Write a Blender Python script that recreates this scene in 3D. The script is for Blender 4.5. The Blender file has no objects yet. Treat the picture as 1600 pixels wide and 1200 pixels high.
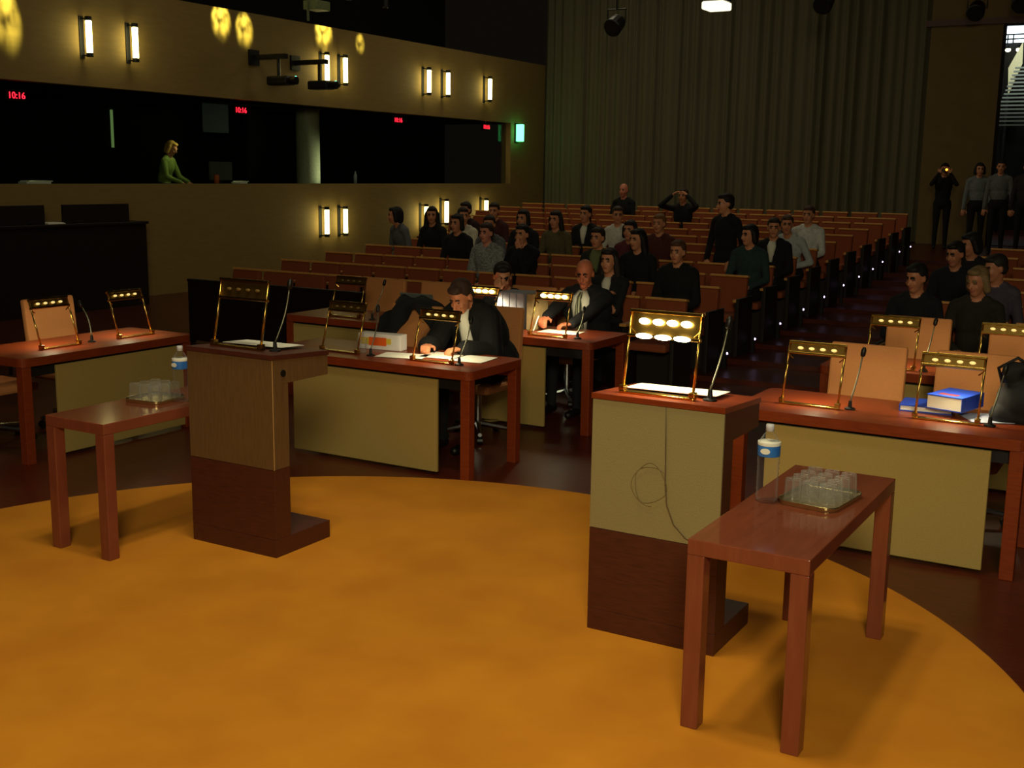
import bpy, bmesh, math, random
import numpy as np
from mathutils import Vector, Matrix
random.seed(7)
SC = bpy.context.scene
COL = SC.collection
PI = math.pi

# ------------------------------------------------------------------ camera
HEAD, PITCH, ROLL, EYE = 0.53, 0.1804, 0.0141, 2.019
_rz = Matrix.Rotation(HEAD, 3, 'Z')
_fw = _rz @ Vector((0, math.cos(PITCH), -math.sin(PITCH)))
_up0 = _rz @ Vector((0, math.sin(PITCH), math.cos(PITCH)))
_rt0 = _rz @ Vector((1, 0, 0))
_rt = _rt0 * math.cos(ROLL) + _up0 * math.sin(ROLL)
_up = -_rt0 * math.sin(ROLL) + _up0 * math.cos(ROLL)
cam = bpy.data.cameras.new('camera')
cam.lens = 36 * 1807.1 / 1600
cam.sensor_width = 36
cam.clip_end = 200
camo = bpy.data.objects.new('camera', cam)
COL.objects.link(camo)
camo.matrix_world = Matrix(((_rt.x, _up.x, -_fw.x, 0), (_rt.y, _up.y, -_fw.y, 0), (_rt.z, _up.z, -_fw.z, EYE), (0, 0, 0, 1)))
SC.camera = camo

# ------------------------------------------------------------------ world, exposure, hall lights
W = bpy.data.worlds.new('hall_air')
SC.world = W
W.use_nodes = True
W.node_tree.nodes['Background'].inputs[0].default_value = (1.0, 0.78, 0.5, 1)
W.node_tree.nodes['Background'].inputs[1].default_value = 0.004
SC.view_settings.view_transform = 'Standard'
SC.view_settings.look = 'None'
SC.view_settings.exposure = 0.0
SC.view_settings.gamma = 1.0
SC.view_settings.use_curve_mapping = False
SC.cycles.use_denoising = True
SC.cycles.max_bounces = 8
SC.cycles.transparent_max_bounces = 64


def light(kind, name, loc, energy, color, target=None, size=0.1, angle=60, blend=0.5, parent=None):
    l = bpy.data.lights.new(name, kind)
    l.energy = energy
    l.color = color
    if kind == 'AREA':
        l.shape = 'DISK'
        l.size = size
    else:
        l.shadow_soft_size = size
    if kind == 'SPOT':
        l.spot_size = math.radians(angle)
        l.spot_blend = blend
    o = bpy.data.objects.new(name, l)
    COL.objects.link(o)
    o.location = loc
    if target is not None:
        d = Vector(target) - Vector(loc)
        o.rotation_euler = d.to_track_quat('-Z', 'Y').to_euler()
    if parent:
        o.parent = parent
    return o


WARM = (1.0, 0.88, 0.54)
# ceiling downlights over the round carpet, added fills behind camera and above hall
for dx, dy in ((-.5, -.4), (.5, -.4), (-.5, .5), (.5, .5)):
    light('SPOT', 'court_downlight', (-2.7 + dx, 3.4 + dy, 7.2), 190, WARM, (-2.85 + dx * 1.4, 3.3 + dy * 1.2, 0), .3, 62, .65)
light('AREA', 'front_fill', (.9, -1.5, 4.0), 270, WARM, (-2.4, 5.6, .5), 1.6)  # unseen area fill added behind the camera to light the front faces
FILL_TINT = (1.0, .88, .58)
for x, y, e in ((-11.0, 12.0, 38), (-7.5, 17.0, 46), (-11.0, 21.0, 40), (-5.5, 19.0, 16)):
    light('AREA', 'hall_fill', (x, y, 7.4), e, FILL_TINT, (x - .6, y + 1.0, 0), 2.4)  # unseen overhead fill added to lift the dark wall, curtain and seats
light('SPOT', 'lawyer_downlight', (-6.4, 3.4, 7.2), 190, WARM, (-6.6, 6.2, .5), .25, 45, .9)
light('SPOT', 'lawyer_downlight', (-.6, 5.4, 7.2), 190, WARM, (-1.1, 7.3, .6), .25, 32, .7)


# ------------------------------------------------------------------ materials
def lin(c):
    return tuple(((v / 255) / 12.92 if v <= 10 else ((v / 255 + .055) / 1.055) ** 2.4) for v in c)


MATS = {}


def mat(name, rgb=(128, 128, 128), rough=.6, metal=0., var=.12, scale=30., bump=0., kind='noise', emit=0., trans=0., ior=1.45, alpha=1., stretch=(1, 1, 1), rgb2=None, coat=0.):
    if name in MATS:
        return MATS[name]
    m = bpy.data.materials.new(name)
    m.use_nodes = True
    nt = m.node_tree
    b = nt.nodes['Principled BSDF']
    c = lin(rgb)
    b.inputs['Roughness'].default_value = rough
    b.inputs['Metallic'].default_value = metal
    b.inputs['IOR'].default_value = ior
    if trans:
        b.inputs['Transmission Weight'].default_value = trans
    if coat:
        b.inputs['Coat Weight'].default_value = coat
        b.inputs['Coat Roughness'].default_value = .12
    tc = nt.nodes.new('ShaderNodeTexCoord')
    mp = nt.nodes.new('ShaderNodeMapping')
    mp.inputs['Scale'].default_value = stretch
    nt.links.new(tc.outputs['Object'], mp.inputs['Vector'])
    if kind == 'wave':
        tx = nt.nodes.new('ShaderNodeTexWave')
        tx.inputs['Scale'].default_value = scale
        tx.inputs['Distortion'].default_value = 1.0
    else:
        tx = nt.nodes.new('ShaderNodeTexNoise')
        tx.inputs['Scale'].default_value = scale
        tx.inputs['Detail'].default_value = 4
    nt.links.new(mp.outputs['Vector'], tx.inputs['Vector'])
    rp = nt.nodes.new('ShaderNodeValToRGB')
    c2 = lin(rgb2) if rgb2 else tuple(min(1, v * (1 + var)) for v in c)
    c1 = c if rgb2 else tuple(v * (1 - var) for v in c)
    rp.color_ramp.elements[0].color = (*c1, 1)
    rp.color_ramp.elements[0].position = .3
    rp.color_ramp.elements[1].color = (*c2, 1)
    rp.color_ramp.elements[1].position = .7
    nt.links.new(tx.outputs[0] if kind != 'wave' else tx.outputs['Fac'], rp.inputs['Fac'])
    nt.links.new(rp.outputs['Color'], b.inputs['Base Color'])
    if bump:
        bm_ = nt.nodes.new('ShaderNodeBump')
        bm_.inputs['Strength'].default_value = bump
        bm_.inputs['Distance'].default_value = .01
        nt.links.new(tx.outputs[0], bm_.inputs['Height'])
        nt.links.new(bm_.outputs['Normal'], b.inputs['Normal'])
    if emit:
        b.inputs['Emission Color'].default_value = (*c, 1)
        b.inputs['Emission Strength'].default_value = emit
    MATS[name] = m
    return m


def pane_mat(name, tint, gloss):
    m = bpy.data.materials.new(name)
    m.use_nodes = True
    nt = m.node_tree
    nt.nodes.remove(nt.nodes['Principled BSDF'])
    out = nt.nodes['Material Output']
    t = nt.nodes.new('ShaderNodeBsdfTransparent')
    t.inputs[0].default_value = (*tint, 1)
    g = nt.nodes.new('ShaderNodeBsdfGlossy')
    g.inputs['Roughness'].default_value = .03
    lw = nt.nodes.new('ShaderNodeLayerWeight')
    lw.inputs['Blend'].default_value = gloss
    mx = nt.nodes.new('ShaderNodeMixShader')
    nt.links.new(lw.outputs['Fresnel'], mx.inputs[0])
    nt.links.new(t.outputs[0], mx.inputs[1])
    nt.links.new(g.outputs[0], mx.inputs[2])
    nt.links.new(mx.outputs[0], out.inputs['Surface'])
    MATS[name] = m
    return m


CARPET = mat('orange_carpet', (192, 118, 10), .95, var=.1, scale=2.6, bump=.0, rgb2=(208, 134, 18))
FLOORW = mat('dark_parquet', (66, 24, 14), .32, scale=6, stretch=(1, 9, 1), rgb2=(92, 36, 20))
DESKW = mat('cherry_wood', (114, 44, 18), .32, scale=7, stretch=(1.2, 12, 12), rgb2=(134, 56, 24))
TABLEW = mat('red_brown_wood', (120, 62, 42), .13, scale=4, stretch=(9, 1.2, 1.2), rgb2=(132, 70, 48))
DARKW = mat('dark_red_wood', (66, 30, 20), .45, scale=7, stretch=(1.5, 10, 14), rgb2=(84, 40, 27))
DIMMED_VENEER = mat('dimmed_brown_veneer', (96, 70, 38), .6, scale=9, stretch=(8, 8, 1), rgb2=(108, 80, 46))  # darker brown carries the left lectern's weaker light in its colour
FABRIC = mat('olive_tan_fabric', (164, 140, 78), .9, var=.06, scale=160, bump=.15)
FABRIC2 = mat('grey_tan_fabric', (142, 130, 86), .9, var=.05, scale=160, bump=.15)
CHAIRF = mat('tan_chair_fabric', (188, 124, 72), .85, var=.06, scale=150, bump=.1)
CHROME = mat('chrome', (190, 195, 200), .18, 1., var=.03)
BRASS = mat('brass', (196, 158, 78), .25, 1., var=.06)
BLACKM = mat('black_plastic', (14, 14, 14), .45, var=.1)
DARKM = mat('dark_metal', (26, 26, 28), .5, .3, var=.1)
WALLW = mat('olive_wood_wall', (136, 112, 62), .75, var=.07, scale=4, stretch=(1, 1, 6))
WALLB = mat('olive_back_wall', (112, 92, 56), .8, var=.07, scale=4)
BLACKW = mat('black_wall', (9, 9, 10), .9, var=.2, scale=3)
CURT = mat('grey_olive_curtain', (100, 95, 74), .95, var=.06, scale=60)
SEATF = mat('rust_seat_fabric', (142, 70, 40), .9, var=.12, scale=90)
SEATW = mat('light_seat_wood', (206, 146, 76), .5, var=.1, scale=20)
SEATD = mat('dark_seat_metal', (28, 20, 16), .6, var=.1)
PAPER = mat('white_paper', (236, 234, 222), .8, var=.02, scale=8)
TUBE = mat('lamp_tube_glow', (255, 242, 160), .5, emit=11, var=.0)
GREENT = mat('green_sign_glow', (90, 255, 140), .5, emit=4.5, var=0)
RED = mat('red_digit_glow', (255, 30, 50), .5, emit=4, var=0)
BULB = mat('lamp_bulb_bright', (255, 246, 190), .4, emit=16, var=0)
BULBD = mat('lamp_bulb_dim', (255, 226, 140), .4, emit=.8, var=0)
BULBO = mat('lamp_bulb_unlit', (110, 88, 44), .35, var=.05)
VIOLET = mat('violet_led', (225, 200, 255), .4, emit=4, var=0)
GLED = mat('green_led', (90, 255, 200), .4, emit=5, var=0)
AMBER = mat('amber_led', (255, 120, 20), .4, emit=22, var=0)
BLUEL = mat('blue_bottle_label', (40, 100, 190), .4, var=.05, rgb2=(60, 130, 210), scale=20)


def glass_mat(name, white, lo, hi):
    m = bpy.data.materials.new(name)
    m.use_nodes = True
    nt = m.node_tree
    b = nt.nodes['Principled BSDF']
    b.inputs['Base Color'].default_value = (*white, 1)
    b.inputs['Roughness'].default_value = .08
    b.inputs['Specular IOR Level'].default_value = 1.0
    t = nt.nodes.new('ShaderNodeBsdfTransparent')
    lw = nt.nodes.new('ShaderNodeLayerWeight')
    lw.inputs['Blend'].default_value = .5
    no = nt.nodes.new('ShaderNodeTexNoise')
    no.inputs['Scale'].default_value = 60
    mr = nt.nodes.new('ShaderNodeMapRange')
    mr.inputs[3].default_value = lo
    mr.inputs[4].default_value = hi
    ad = nt.nodes.new('ShaderNodeMath')
    ad.operation = 'MULTIPLY_ADD'
    ad.inputs[1].default_value = .01
    pw = nt.nodes.new('ShaderNodeMath')
    pw.operation = 'POWER'
    pw.inputs[1].default_value = 4.0
    mx = nt.nodes.new('ShaderNodeMixShader')
    nt.links.new(lw.outputs['Facing'], pw.inputs[0])
    nt.links.new(pw.outputs[0], mr.inputs[0])
    nt.links.new(no.outputs[0], ad.inputs[0])
    nt.links.new(mr.outputs[0], ad.inputs[2])
    nt.links.new(ad.outputs[0], mx.inputs[0])
    nt.links.new(t.outputs[0], mx.inputs[1])
    nt.links.new(b.outputs[0], mx.inputs[2])
    nt.links.new(mx.outputs[0], nt.nodes['Material Output'].inputs['Surface'])
    MATS[name] = m
    return m


GLASS = glass_mat('clear_glass', (.62, .62, .6), .03, .85)
PET = glass_mat('clear_bottle_plastic', (.5, .52, .54), .005, .75)
BRONZE = mat('dull_bronze', (128, 100, 48), .38, .9, var=.06)
PANE = pane_mat('booth_glass', (.86, .9, .88), .06)


# ------------------------------------------------------------------ mesh helpers
class MB:
    def __init__(s):
        s.v, s.f, s.mi = [], [], []

    def add(s, vs, fs, mi=0):
        o = len(s.v)
        s.v.extend([tuple(p) for p in vs])
        s.f.extend([tuple(i + o for i in f) for f in fs])
        s.mi.extend([mi] * len(fs))
        return s

    def box(s, x0, x1, y0, y1, z0, z1, bev=0., mi=0, M=None):
        if bev <= 0:
            vs = [(x, y, z) for z in (z0, z1) for y in (y0, y1) for x in (x0, x1)]
            fs = [(0, 2, 3, 1), (4, 5, 7, 6), (0, 1, 5, 4), (2, 6, 7, 3), (0, 4, 6, 2), (1, 3, 7, 5)]
        else:
            bm = bmesh.new()
            bmesh.ops.create_cube(bm, size=1)
            for v in bm.verts:
                v.co = Vector(((x0 + x1) / 2 + v.co.x * (x1 - x0), (y0 + y1) / 2 + v.co.y * (y1 - y0), (z0 + z1) / 2 + v.co.z * (z1 - z0)))
            bmesh.ops.bevel(bm, geom=list(bm.edges), offset=bev, segments=2, profile=.5, affect='EDGES')
            bm.verts.index_update()
            vs = [v.co[:] for v in bm.verts]
            fs = [tuple(v.index for v in f.verts) for f in bm.faces]
            bm.free()
        if M is not None:
            vs = [(M @ Vector(p))[:] for p in vs]
        return s.add(vs, fs, mi)

    def tube(s, pts, r, n=8, mi=0, cap=True):
        pts = [Vector(p) for p in pts]
        rs = r if isinstance(r, (list, tuple)) else [r] * len(pts)
        vs, fs = [], []
        t0 = (pts[1] - pts[0]).normalized()
        a = t0.orthogonal().normalized()
        for i, p in enumerate(pts):
            t = (pts[min(i + 1, len(pts) - 1)] - pts[max(i - 1, 0)]).normalized()
            a = (a - t * a.dot(t)).normalized()
            b = t.cross(a)
            for k in range(n):
                g = 2 * PI * k / n
                vs.append((p + (a * math.cos(g) + b * math.sin(g)) * rs[i])[:])
        for i in range(len(pts) - 1):
            for k in range(n):
                fs.append((i * n + k, i * n + (k + 1) % n, (i + 1) * n + (k + 1) % n, (i + 1) * n + k))
        if cap:
            fs.append(tuple(range(n))[::-1])
            fs.append(tuple((len(pts) - 1) * n + k for k in range(n)))
        return s.add(vs, fs, mi)

    def lathe(s, prof, n=20, c=(0, 0, 0), mi=0, close=False):
        vs, fs = [], []
        for r, z in prof:
            for k in range(n):
                g = 2 * PI * k / n
                vs.append((c[0] + r * math.cos(g), c[1] + r * math.sin(g), c[2] + z))
        m = len(prof)
        for i in range(m - 1 + (1 if close else 0)):
            j = (i + 1) % m
            for k in range(n):
                fs.append((i * n + k, i * n + (k + 1) % n, j * n + (k + 1) % n, j * n + k))
        if not close:
            fs.append(tuple(range(n))[::-1])
            fs.append(tuple((m - 1) * n + k for k in range(n)))
        return s.add(vs, fs, mi)

    def prism(s, poly, x0, x1, mi=0, axis='x'):
        n = len(poly)
        if axis == 'x':
            vs = [(x0, a, b) for a, b in poly] + [(x1, a, b) for a, b in poly]
        elif axis == 'y':
            vs = [(a, x0, b) for a, b in poly] + [(a, x1, b) for a, b in poly]
        else:
            vs = [(a, b, x0) for a, b in poly] + [(a, b, x1) for a, b in poly]
        fs = [tuple(range(n)), tuple(range(2 * n - 1, n - 1, -1))]
        fs += [(i, i + n, (i + 1) % n + n, (i + 1) % n) for i in range(n)]
        return s.add(vs, fs, mi)

    def ball(s, c, r, n=12, m=8, mi=0):
        r = r if isinstance(r, (list, tuple)) else (r, r, r)
        vs = [(c[0], c[1], c[2] + r[2])]
        for i in range(1, m):
            t = PI * i / m
            for k in range(n):
                g = 2 * PI * k / n
                vs.append((c[0] + r[0] * math.sin(t) * math.cos(g), c[1] + r[1] * math.sin(t) * math.sin(g), c[2] + r[2] * math.cos(t)))
        vs.append((c[0], c[1], c[2] - r[2]))
        fs = [(0, 1 + k, 1 + (k + 1) % n) for k in range(n)]
        for i in range(m - 2):
            a = 1 + i * n
            fs += [(a + k, a + n + k, a + n + (k + 1) % n, a + (k + 1) % n) for k in range(n)]
        L = len(vs) - 1
        a = 1 + (m - 2) * n
        fs += [(a + k, L, a + (k + 1) % n) for k in range(n)]
        return s.add(vs, fs, mi)

    def mesh(s, name, mats, smooth=False):
        me = bpy.data.meshes.new(name)
        me.from_pydata(s.v, [], s.f)
        bm = bmesh.new()
        bm.from_mesh(me)
        bmesh.ops.recalc_face_normals(bm, faces=bm.faces)
        bm.to_mesh(me)
        bm.free()
        for m in (mats if isinstance(mats, (list, tuple)) else [mats]):
            me.materials.append(m)
        me.polygons.foreach_set('material_index', s.mi)
        if smooth:
            me.polygons.foreach_set('use_smooth', [True] * len(me.polygons))
        me.update()
        return me

    def build(s, name, mats, parent=None, smooth=False, label=None):
        o = bpy.data.objects.new(name, s.mesh(name, mats, smooth))
        COL.objects.link(o)
        if parent:
            o.parent = parent
        if label:
            o['label'] = label
        return o


def tag(o, label=None, cat=None, group=None, kind=None):
    if label:
        o['label'] = label
    if cat:
        o['category'] = cat
    if group:
        o['group'] = group
    if kind:
        o['kind'] = kind
    return o


def thing(name, label, cat, loc=(0, 0, 0), rz=0., group=None):
    o = bpy.data.objects.new(name, None)
    COL.objects.link(o)
    o.location = loc
    o.rotation_euler = (0, 0, rz)
    return tag(o, label, cat, group)


def copy_tree(o, parent=None):
    c = o.copy()
    COL.objects.link(c)
    if parent:
        c.parent = parent
    for ch in list(o.children):
        copy_tree(ch, c)
    return c


def struct(name, mb, m, label=None, smooth=False):
    o = mb.build(name, m, None, smooth)
    tag(o, label, None, None, 'structure')
    return o


# ------------------------------------------------------------------ the hall
ROWY, ROWD, RISE, NR = 10.3, .88, .055, 12


def row_z(i):
    return max(0, RISE * i)


BACKZ = RISE * NR
struct('floor', MB().box(-18, 9, -7, 26, -.2, 0), FLOORW, 'dark red-brown polished wooden court floor')
for i in range(NR):
    y0 = ROWY + ROWD * i - .40
    struct('floor_tier', MB().box(-12.3 if i >= 8 else -10.3, 9, y0, y0 + ROWD, 0, max(.002, row_z(i))), FLOORW, 'low dark wooden step carrying audience row %d' % (i + 1))
yb = ROWY + ROWD * NR - .40
struct('floor_back', MB().box(-14.4, 9, yb, 26.0, 0, BACKZ), FLOORW, 'dark floor behind the last audience row')
struct('ceiling', MB().box(-18, 9, -7, 36, 7.6, 7.8), BLACKW, 'black unlit ceiling high over the hall')
# left wall: low part under the booth glass, fascia above it, dark recess on top
XL = -14.4
struct('wall_left', MB().box(XL - .25, XL, -7, 26, 0, 1.77), WALLW, 'olive-brown wall under the interpreters booth windows')
struct('wall_left_fascia', MB().box(XL - .25, XL, -7, 26, 3.2, 4.66), WALLW, 'olive-brown wall band with tube lamps above the booths')
struct('wall_left_end', MB().box(XL - .25, XL, 24.35, 26, 1.77, 3.2), WALLW, 'olive wall piece at the end of the booth windows')
struct('wall_recess', MB().box(-17.6, -17.4, -7, 26, 0, 7.6), BLACKW, 'black back wall of booths and recess above them')
struct('floor_ledge', MB().box(-17.4, XL - .25, -7, 26, 4.5, 4.66), BLACKW, 'black ledge on top of the booth band')
struct('floor_booth', MB().box(-17.4, XL - .25, -7, 26, .75, .9), BLACKW, 'dark floor inside the interpreters booths')
struct('ceiling_booth', MB().box(-17.4, XL - .25, -7, 26, 3.25, 3.35), BLACKW, 'dark ceiling inside the interpreters booths')
struct('wall_right', MB().box(9, 9.2, -7, 26, 0, 7.6), BLACKW, 'dark side wall of the hall')
struct('wall_front', MB().box(-18, 9, -7.2, -7, 0, 7.6), BLACKW, 'dark wall behind the bench')
# back wall with tall central opening
struct('wall_back', MB().box(-14.4, -5.2, 26.15, 26.4, 0, 7.6), BLACKW, 'wall hidden behind the pleated curtain')
struct('wall_back_panel', MB().box(-5.2, -3.80, 25.9, 26.4, 0, 5.14), WALLB, 'smooth olive wall panel beside the tall opening')
struct('wall_back_lintel', MB().box(-5.2, 9, 25.9, 26.4, 5.14, 7.6), WALLB, 'dark wall above the tall opening')
struct('wall_back_right', MB().box(-1.9, 9, 25.9, 26.4, 0, 5.14), WALLB, 'wall on the far side of the opening')
struct('trim_1', MB().box(-5.3, 9, 25.82, 25.9, 5.12, 5.24), DARKW, 'thin dark lintel moulding over the tall opening')
# booth panes
for n, (a, b) in enumerate(((-2, 9.2), (9.2, 13.0), (13.0, 16.6), (16.6, 20.4), (20.4, 24.35))):
    struct('window_%d' % (n + 1), MB().box(XL - .14, XL - .13, a + .004, b - .004, 1.77, 3.2), PANE, 'dark glass pane of an interpreters booth')
# pleated curtain on the back wall
rnd = random.Random(3)
cv, cf = [], []
xs, ys = [], []
x = -14.38
k = 0
while x < -5.25:
    w = rnd.choice((.16, .2, .22, .26, .3))
    d = rnd.uniform(.06, .15)
    for t in range(8):
        xs.append(x + w * t / 8)
        ys.append(26.02 - d * (1 - math.cos(2 * PI * t / 8)) / 2 - (.02 if k % 5 else 0))
    x += w
    k += 1
xs.append(-5.22)
ys.append(26.02)
n = len(xs)
nz = 6
for j in range(nz + 1):
    z = BACKZ + .02 + (7.5 - BACKZ) * j / nz
    for a, b in zip(xs, ys):
        cv.append((a, b + .01 * math.sin(a * 9 + j), z))
for j in range(nz):
    cf += [(j * n + i, j * n + i + 1, (j + 1) * n + i + 1, (j + 1) * n + i) for i in range(n - 1)]
o = MB().add(cv, cf).build('stage_curtain', CURT, None, True)
tag(o, 'wide grey-olive pleated curtain covering the back wall', 'curtain')

# lobby seen through the opening
struct('floor_lobby', MB().box(-9, 3, 26.4, 36, -.2, BACKZ), FLOORW, 'dark lobby floor beyond the tall opening')
struct('wall_lobby', MB().box(-9, 3, 35, 35.2, 0, 7.6), BLACKW, 'dark far wall of the lobby')
WINB = mat('daylight_window', (225, 245, 255), .5, emit=3.2, var=.03, scale=3)
wl = MB().box(-6.3, -3.2, 34.9, 34.96, 5.66, 6.3).build('lobby_window', WINB)
tag(wl, 'bright white lobby window high behind the tall opening', 'window')
for zz in (5.66, 5.78, 5.9, 6.14):
    MB().box(-6.3, -3.2, 34.84, 34.9, zz - .018, zz + .018).build('glazing_bar', DARKM, wl)
for xx in (-5.5, -4.98, -4.84, -4.4, -4.0):
    MB().box(xx - .015, xx + .015, 34.83, 34.9, 5.66, 5.9).build('glazing_bar', DARKM, wl)
for n, xx in enumerate((-4.93, -4.66)):
    dl = thing('lobby_downlight', ('round lit lobby lamp just beside the wall panel edge', 'round lit lobby lamp behind the stair rail')[n], 'lamp', (xx, 34.7, 5.5), 0, 'lobby lamps')
    MB().lathe([(.05, 0), (.06, .02), (.06, .06), (.04, .09)], 14).build('housing', DARKM, dl)
    MB().ball((0, 0, -.02), (.07, .07, .05)).build('bulb_or_reflection', BULB, dl, True)
    MB().box(-.02, .02, 0, .32, .03, .06).build('wall_arm', DARKM, dl)
st = thing('lobby_staircase', 'grey metal staircase rising in the lobby beyond the opening', 'staircase', (0, 0, 0))
for k in range(16):
    MB().box(-4.6 + k * .012, -3.0, 30.6 + k * .13, 30.7 + k * .13, 3.3 + k * .1, 3.34 + k * .1).build('tread', mat('grey_tread', (120, 128, 124), .5), st)
MB().prism([(-4.33, 5.5), (-4.63, 4.85), (-4.58, 4.16), (-4.3, 4.95)], 32.9, 32.95, axis='y').build('balustrade_panel', mat('cream_panel', (214, 210, 170), .5), st)
MB().box(-3.04, -2.98, 30.6, 32.7, .66, 3.4).build('stringer', DARKM, st)
MB().box(-4.62, -4.56, 32.9, 32.95, .66, 4.2).build('newel_post', DARKM, st)
light('AREA', 'lobby_fill', (-4.1, 30.2, 6.4), 90, (.95, 1, .85), (-4.4, 32.9, 4.6), .6)  # unseen area light added to brighten the stair balustrade

# ------------------------------------------------------------------ round carpet
o = MB().lathe([(3.0, 0), (3.0, .008), (2.99, .012), (0.01, .012)], 128, (-3.081, 3.412, 0)).build('round_carpet', CARPET)
tag(o, 'large round orange carpet in the middle of the court floor', 'carpet')


# ------------------------------------------------------------------ wall tube lamps, clocks, sign
def wall_lamp(y, z, label, group):
    t = thing('wall_tube_lamp', label, 'lamp', (XL, y, z), 0, group)
    MB().lathe([(.034, -.235), (.044, -.22), (.044, .22), (.034, .235)], 14, (.17, 0, 0)).build('tube', TUBE, t, True)
    MB().lathe([(.046, -.285), (.05, -.28), (.05, -.23), (.036, -.225)], 14, (.17, 0, 0)).build('lower_cap', DARKM, t)
    MB().lathe([(.036, .225), (.05, .23), (.05, .28), (.046, .285)], 14, (.17, 0, 0)).build('upper_cap', DARKM, t)
    MB().box(.0, .13, -.012, .012, -.27, -.25).box(.0, .13, -.012, .012, .25, .27).box(.0, .015, -.04, .04, -.3, .3).build('bracket', DARKM, t)


UP = [(11.94, 'first glowing tube lamp on the upper wall band, nearest the bench'), (12.8, 'second glowing tube lamp on the upper wall band'),
      (17.34, 'upper tube lamp just behind the hanging video camera'), (17.88, 'upper tube lamp right of the hanging video cameras'),
      (20.67, 'upper tube lamp, third from the curtain'), (21.39, 'upper tube lamp, second from the curtain'), (23.11, 'single upper tube lamp closest to the curtain')]
LO = [(17.27, 'lower wall tube lamp farthest from the curtain'), (17.83, 'lower wall tube lamp, second of the nearer pair'), (20.57, 'lower wall tube lamp above the leftmost audience heads'),
      (21.35, 'lower wall tube lamp partly hidden by a long-haired head'), (23.0, 'lower wall tube lamp closest to the curtain')]
for y, l in UP:
    wall_lamp(y, 3.89, l, 'tube lamps on the upper wall band')
for y, l in LO:
    wall_lamp(y, 1.06 + (.1 if y > 20.8 else 0), l, 'tube lamps on the lower wall')
sg = thing('exit_sign', 'glowing green exit sign at the end of the booth windows', 'sign', (XL, 24.6, 2.97), 0)
MB().box(.03, .2, -.05, .05, -.2, .2, .012).build('light_box', GREENT, sg)
MB().box(.0, .03, -.07, .07, -.23, .23).build('back_plate', DARKM, sg)


def text_mesh(name, s, size, m, parent, loc, rot, ext=.003):
    c = bpy.data.curves.new(name, 'FONT')
    c.body = s
    c.size = size
    c.extrude = ext
    c.align_x = 'CENTER'
    c.align_y = 'CENTER'
    to = bpy.data.objects.new(name, c)
    COL.objects.link(to)
    bpy.context.view_layer.update()
    dg = bpy.context.evaluated_depsgraph_get()
    me = bpy.data.meshes.new_from_object(to.evaluated_get(dg))
    bpy.data.objects.remove(to)
    o = bpy.data.objects.new(name, me)
    me.materials.clear()
    me.materials.append(m)
    COL.objects.link(o)
    o.parent = parent
    o.location = loc
    o.rotation_euler = rot
    return o


for y, z, l in ((10.95, 3.0, 'red digital clock in the booth nearest the bench'), (15.45, 3.03, 'red digital clock behind the booth glass beside the pale screen'),
                (20.1, 3.07, 'red digital clock right of the pale booth column'), (23.6, 3.07, 'red digital clock next to the green exit sign')):
    ck = thing('digital_clock', l, 'clock', (-14.62, y, z), 0, 'red booth clocks')
    MB().box(-.06, 0, -.17, .17, -.075, .075, .006).build('case', BLACKM, ck)
    MB().box(-.05, -.02, -.02, .02, .075, 3.25 - z).build('hanger', BLACKM, ck)
    text_mesh('digits', '10:16', .13, RED, ck, (.004, 0, 0), (PI / 2, 0, PI / 2))

# yellow-green wall washers on top of the band
for n, (y, z, e, ang, l) in enumerate(((10.66, 4.08, 330, 24, 'wall washer lamp over the bright patch nearest the bench'), (14.75, 4.5, 200, 34, 'wall washer lamp above the hanging cameras, nearer one'), (15.3, 4.42, 190, 30, 'wall washer lamp above the hanging cameras, farther one'),
                                       (17.4, 4.58, 190, 40, 'wall washer lamp above the paired tube lamps'), (18.5, 4.48, 90, 22, 'smallest wall washer lamp on the band'))):
    w = thing('wall_washer', l, 'lamp', (-13.75, y, 5.15), 0, 'wall washers above the band')
    MB().lathe([(.05, -.08), (.06, -.07), (.06, .08), (.03, .1)], 12).build('can', BLACKM, w)
    MB().tube([(0, 0, .09), (0, 0, 2.45)], .012, 6).build('hanger', BLACKM, w)
    lo = light('SPOT', 'wall_washer_light', (-13.78, y, 5.02), e, (1, .98, .24), (XL, y + .05, z), .02, ang, .75)
    lo.data.use_nodes = True
    nt = lo.data.node_tree
    em = nt.nodes['Emission']
    tc = nt.nodes.new('ShaderNodeTexCoord')
    no = nt.nodes.new('ShaderNodeTexNoise')
    no.inputs['Scale'].default_value = 6
    nt.links.new(tc.outputs['Normal'], no.inputs['Vector'])
    mm = nt.nodes.new('ShaderNodeMapRange')
    mm.inputs[1].default_value = .35
    mm.inputs[2].default_value = .62
    mm.inputs[3].default_value = .1
    mm.inputs[4].default_value = 1.6
    nt.links.new(no.outputs[0], mm.inputs[0])
    nt.links.new(mm.outputs[0], em.inputs['Strength'])

# hanging video cameras in front of the wall
for y, l in ((15.55, 'dark video camera on a wall arm, the one nearer the bench'), (16.62, 'dark video camera on a wall arm, overlapping a tube lamp')):
    t = thing('video_camera', l, 'camera', (XL, y, 3.74), 0, 'video cameras hanging in front of the wall')
    MB().box(0, .75, -.05, .05, .14, .22).box(0, .04, -.12, .12, .05, .31).build('wall_arm', BLACKM, t)
    MB().tube([(.58, 0, .15), (.58, 0, -.16)], .03, 8).build('drop_rod', BLACKM, t)
    MB().box(.4, .85, -.13, .13, -.3, -.15, .03).build('body', BLACKM, t)
    MB().tube([(.85, 0, -.22), (.97, 0, -.23)], [.06, .07], 12).build('lens', BLACKM, t)
    MB().ball((.87, .1, -.17), .026).build('indicator_light', GLED, t)

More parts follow.
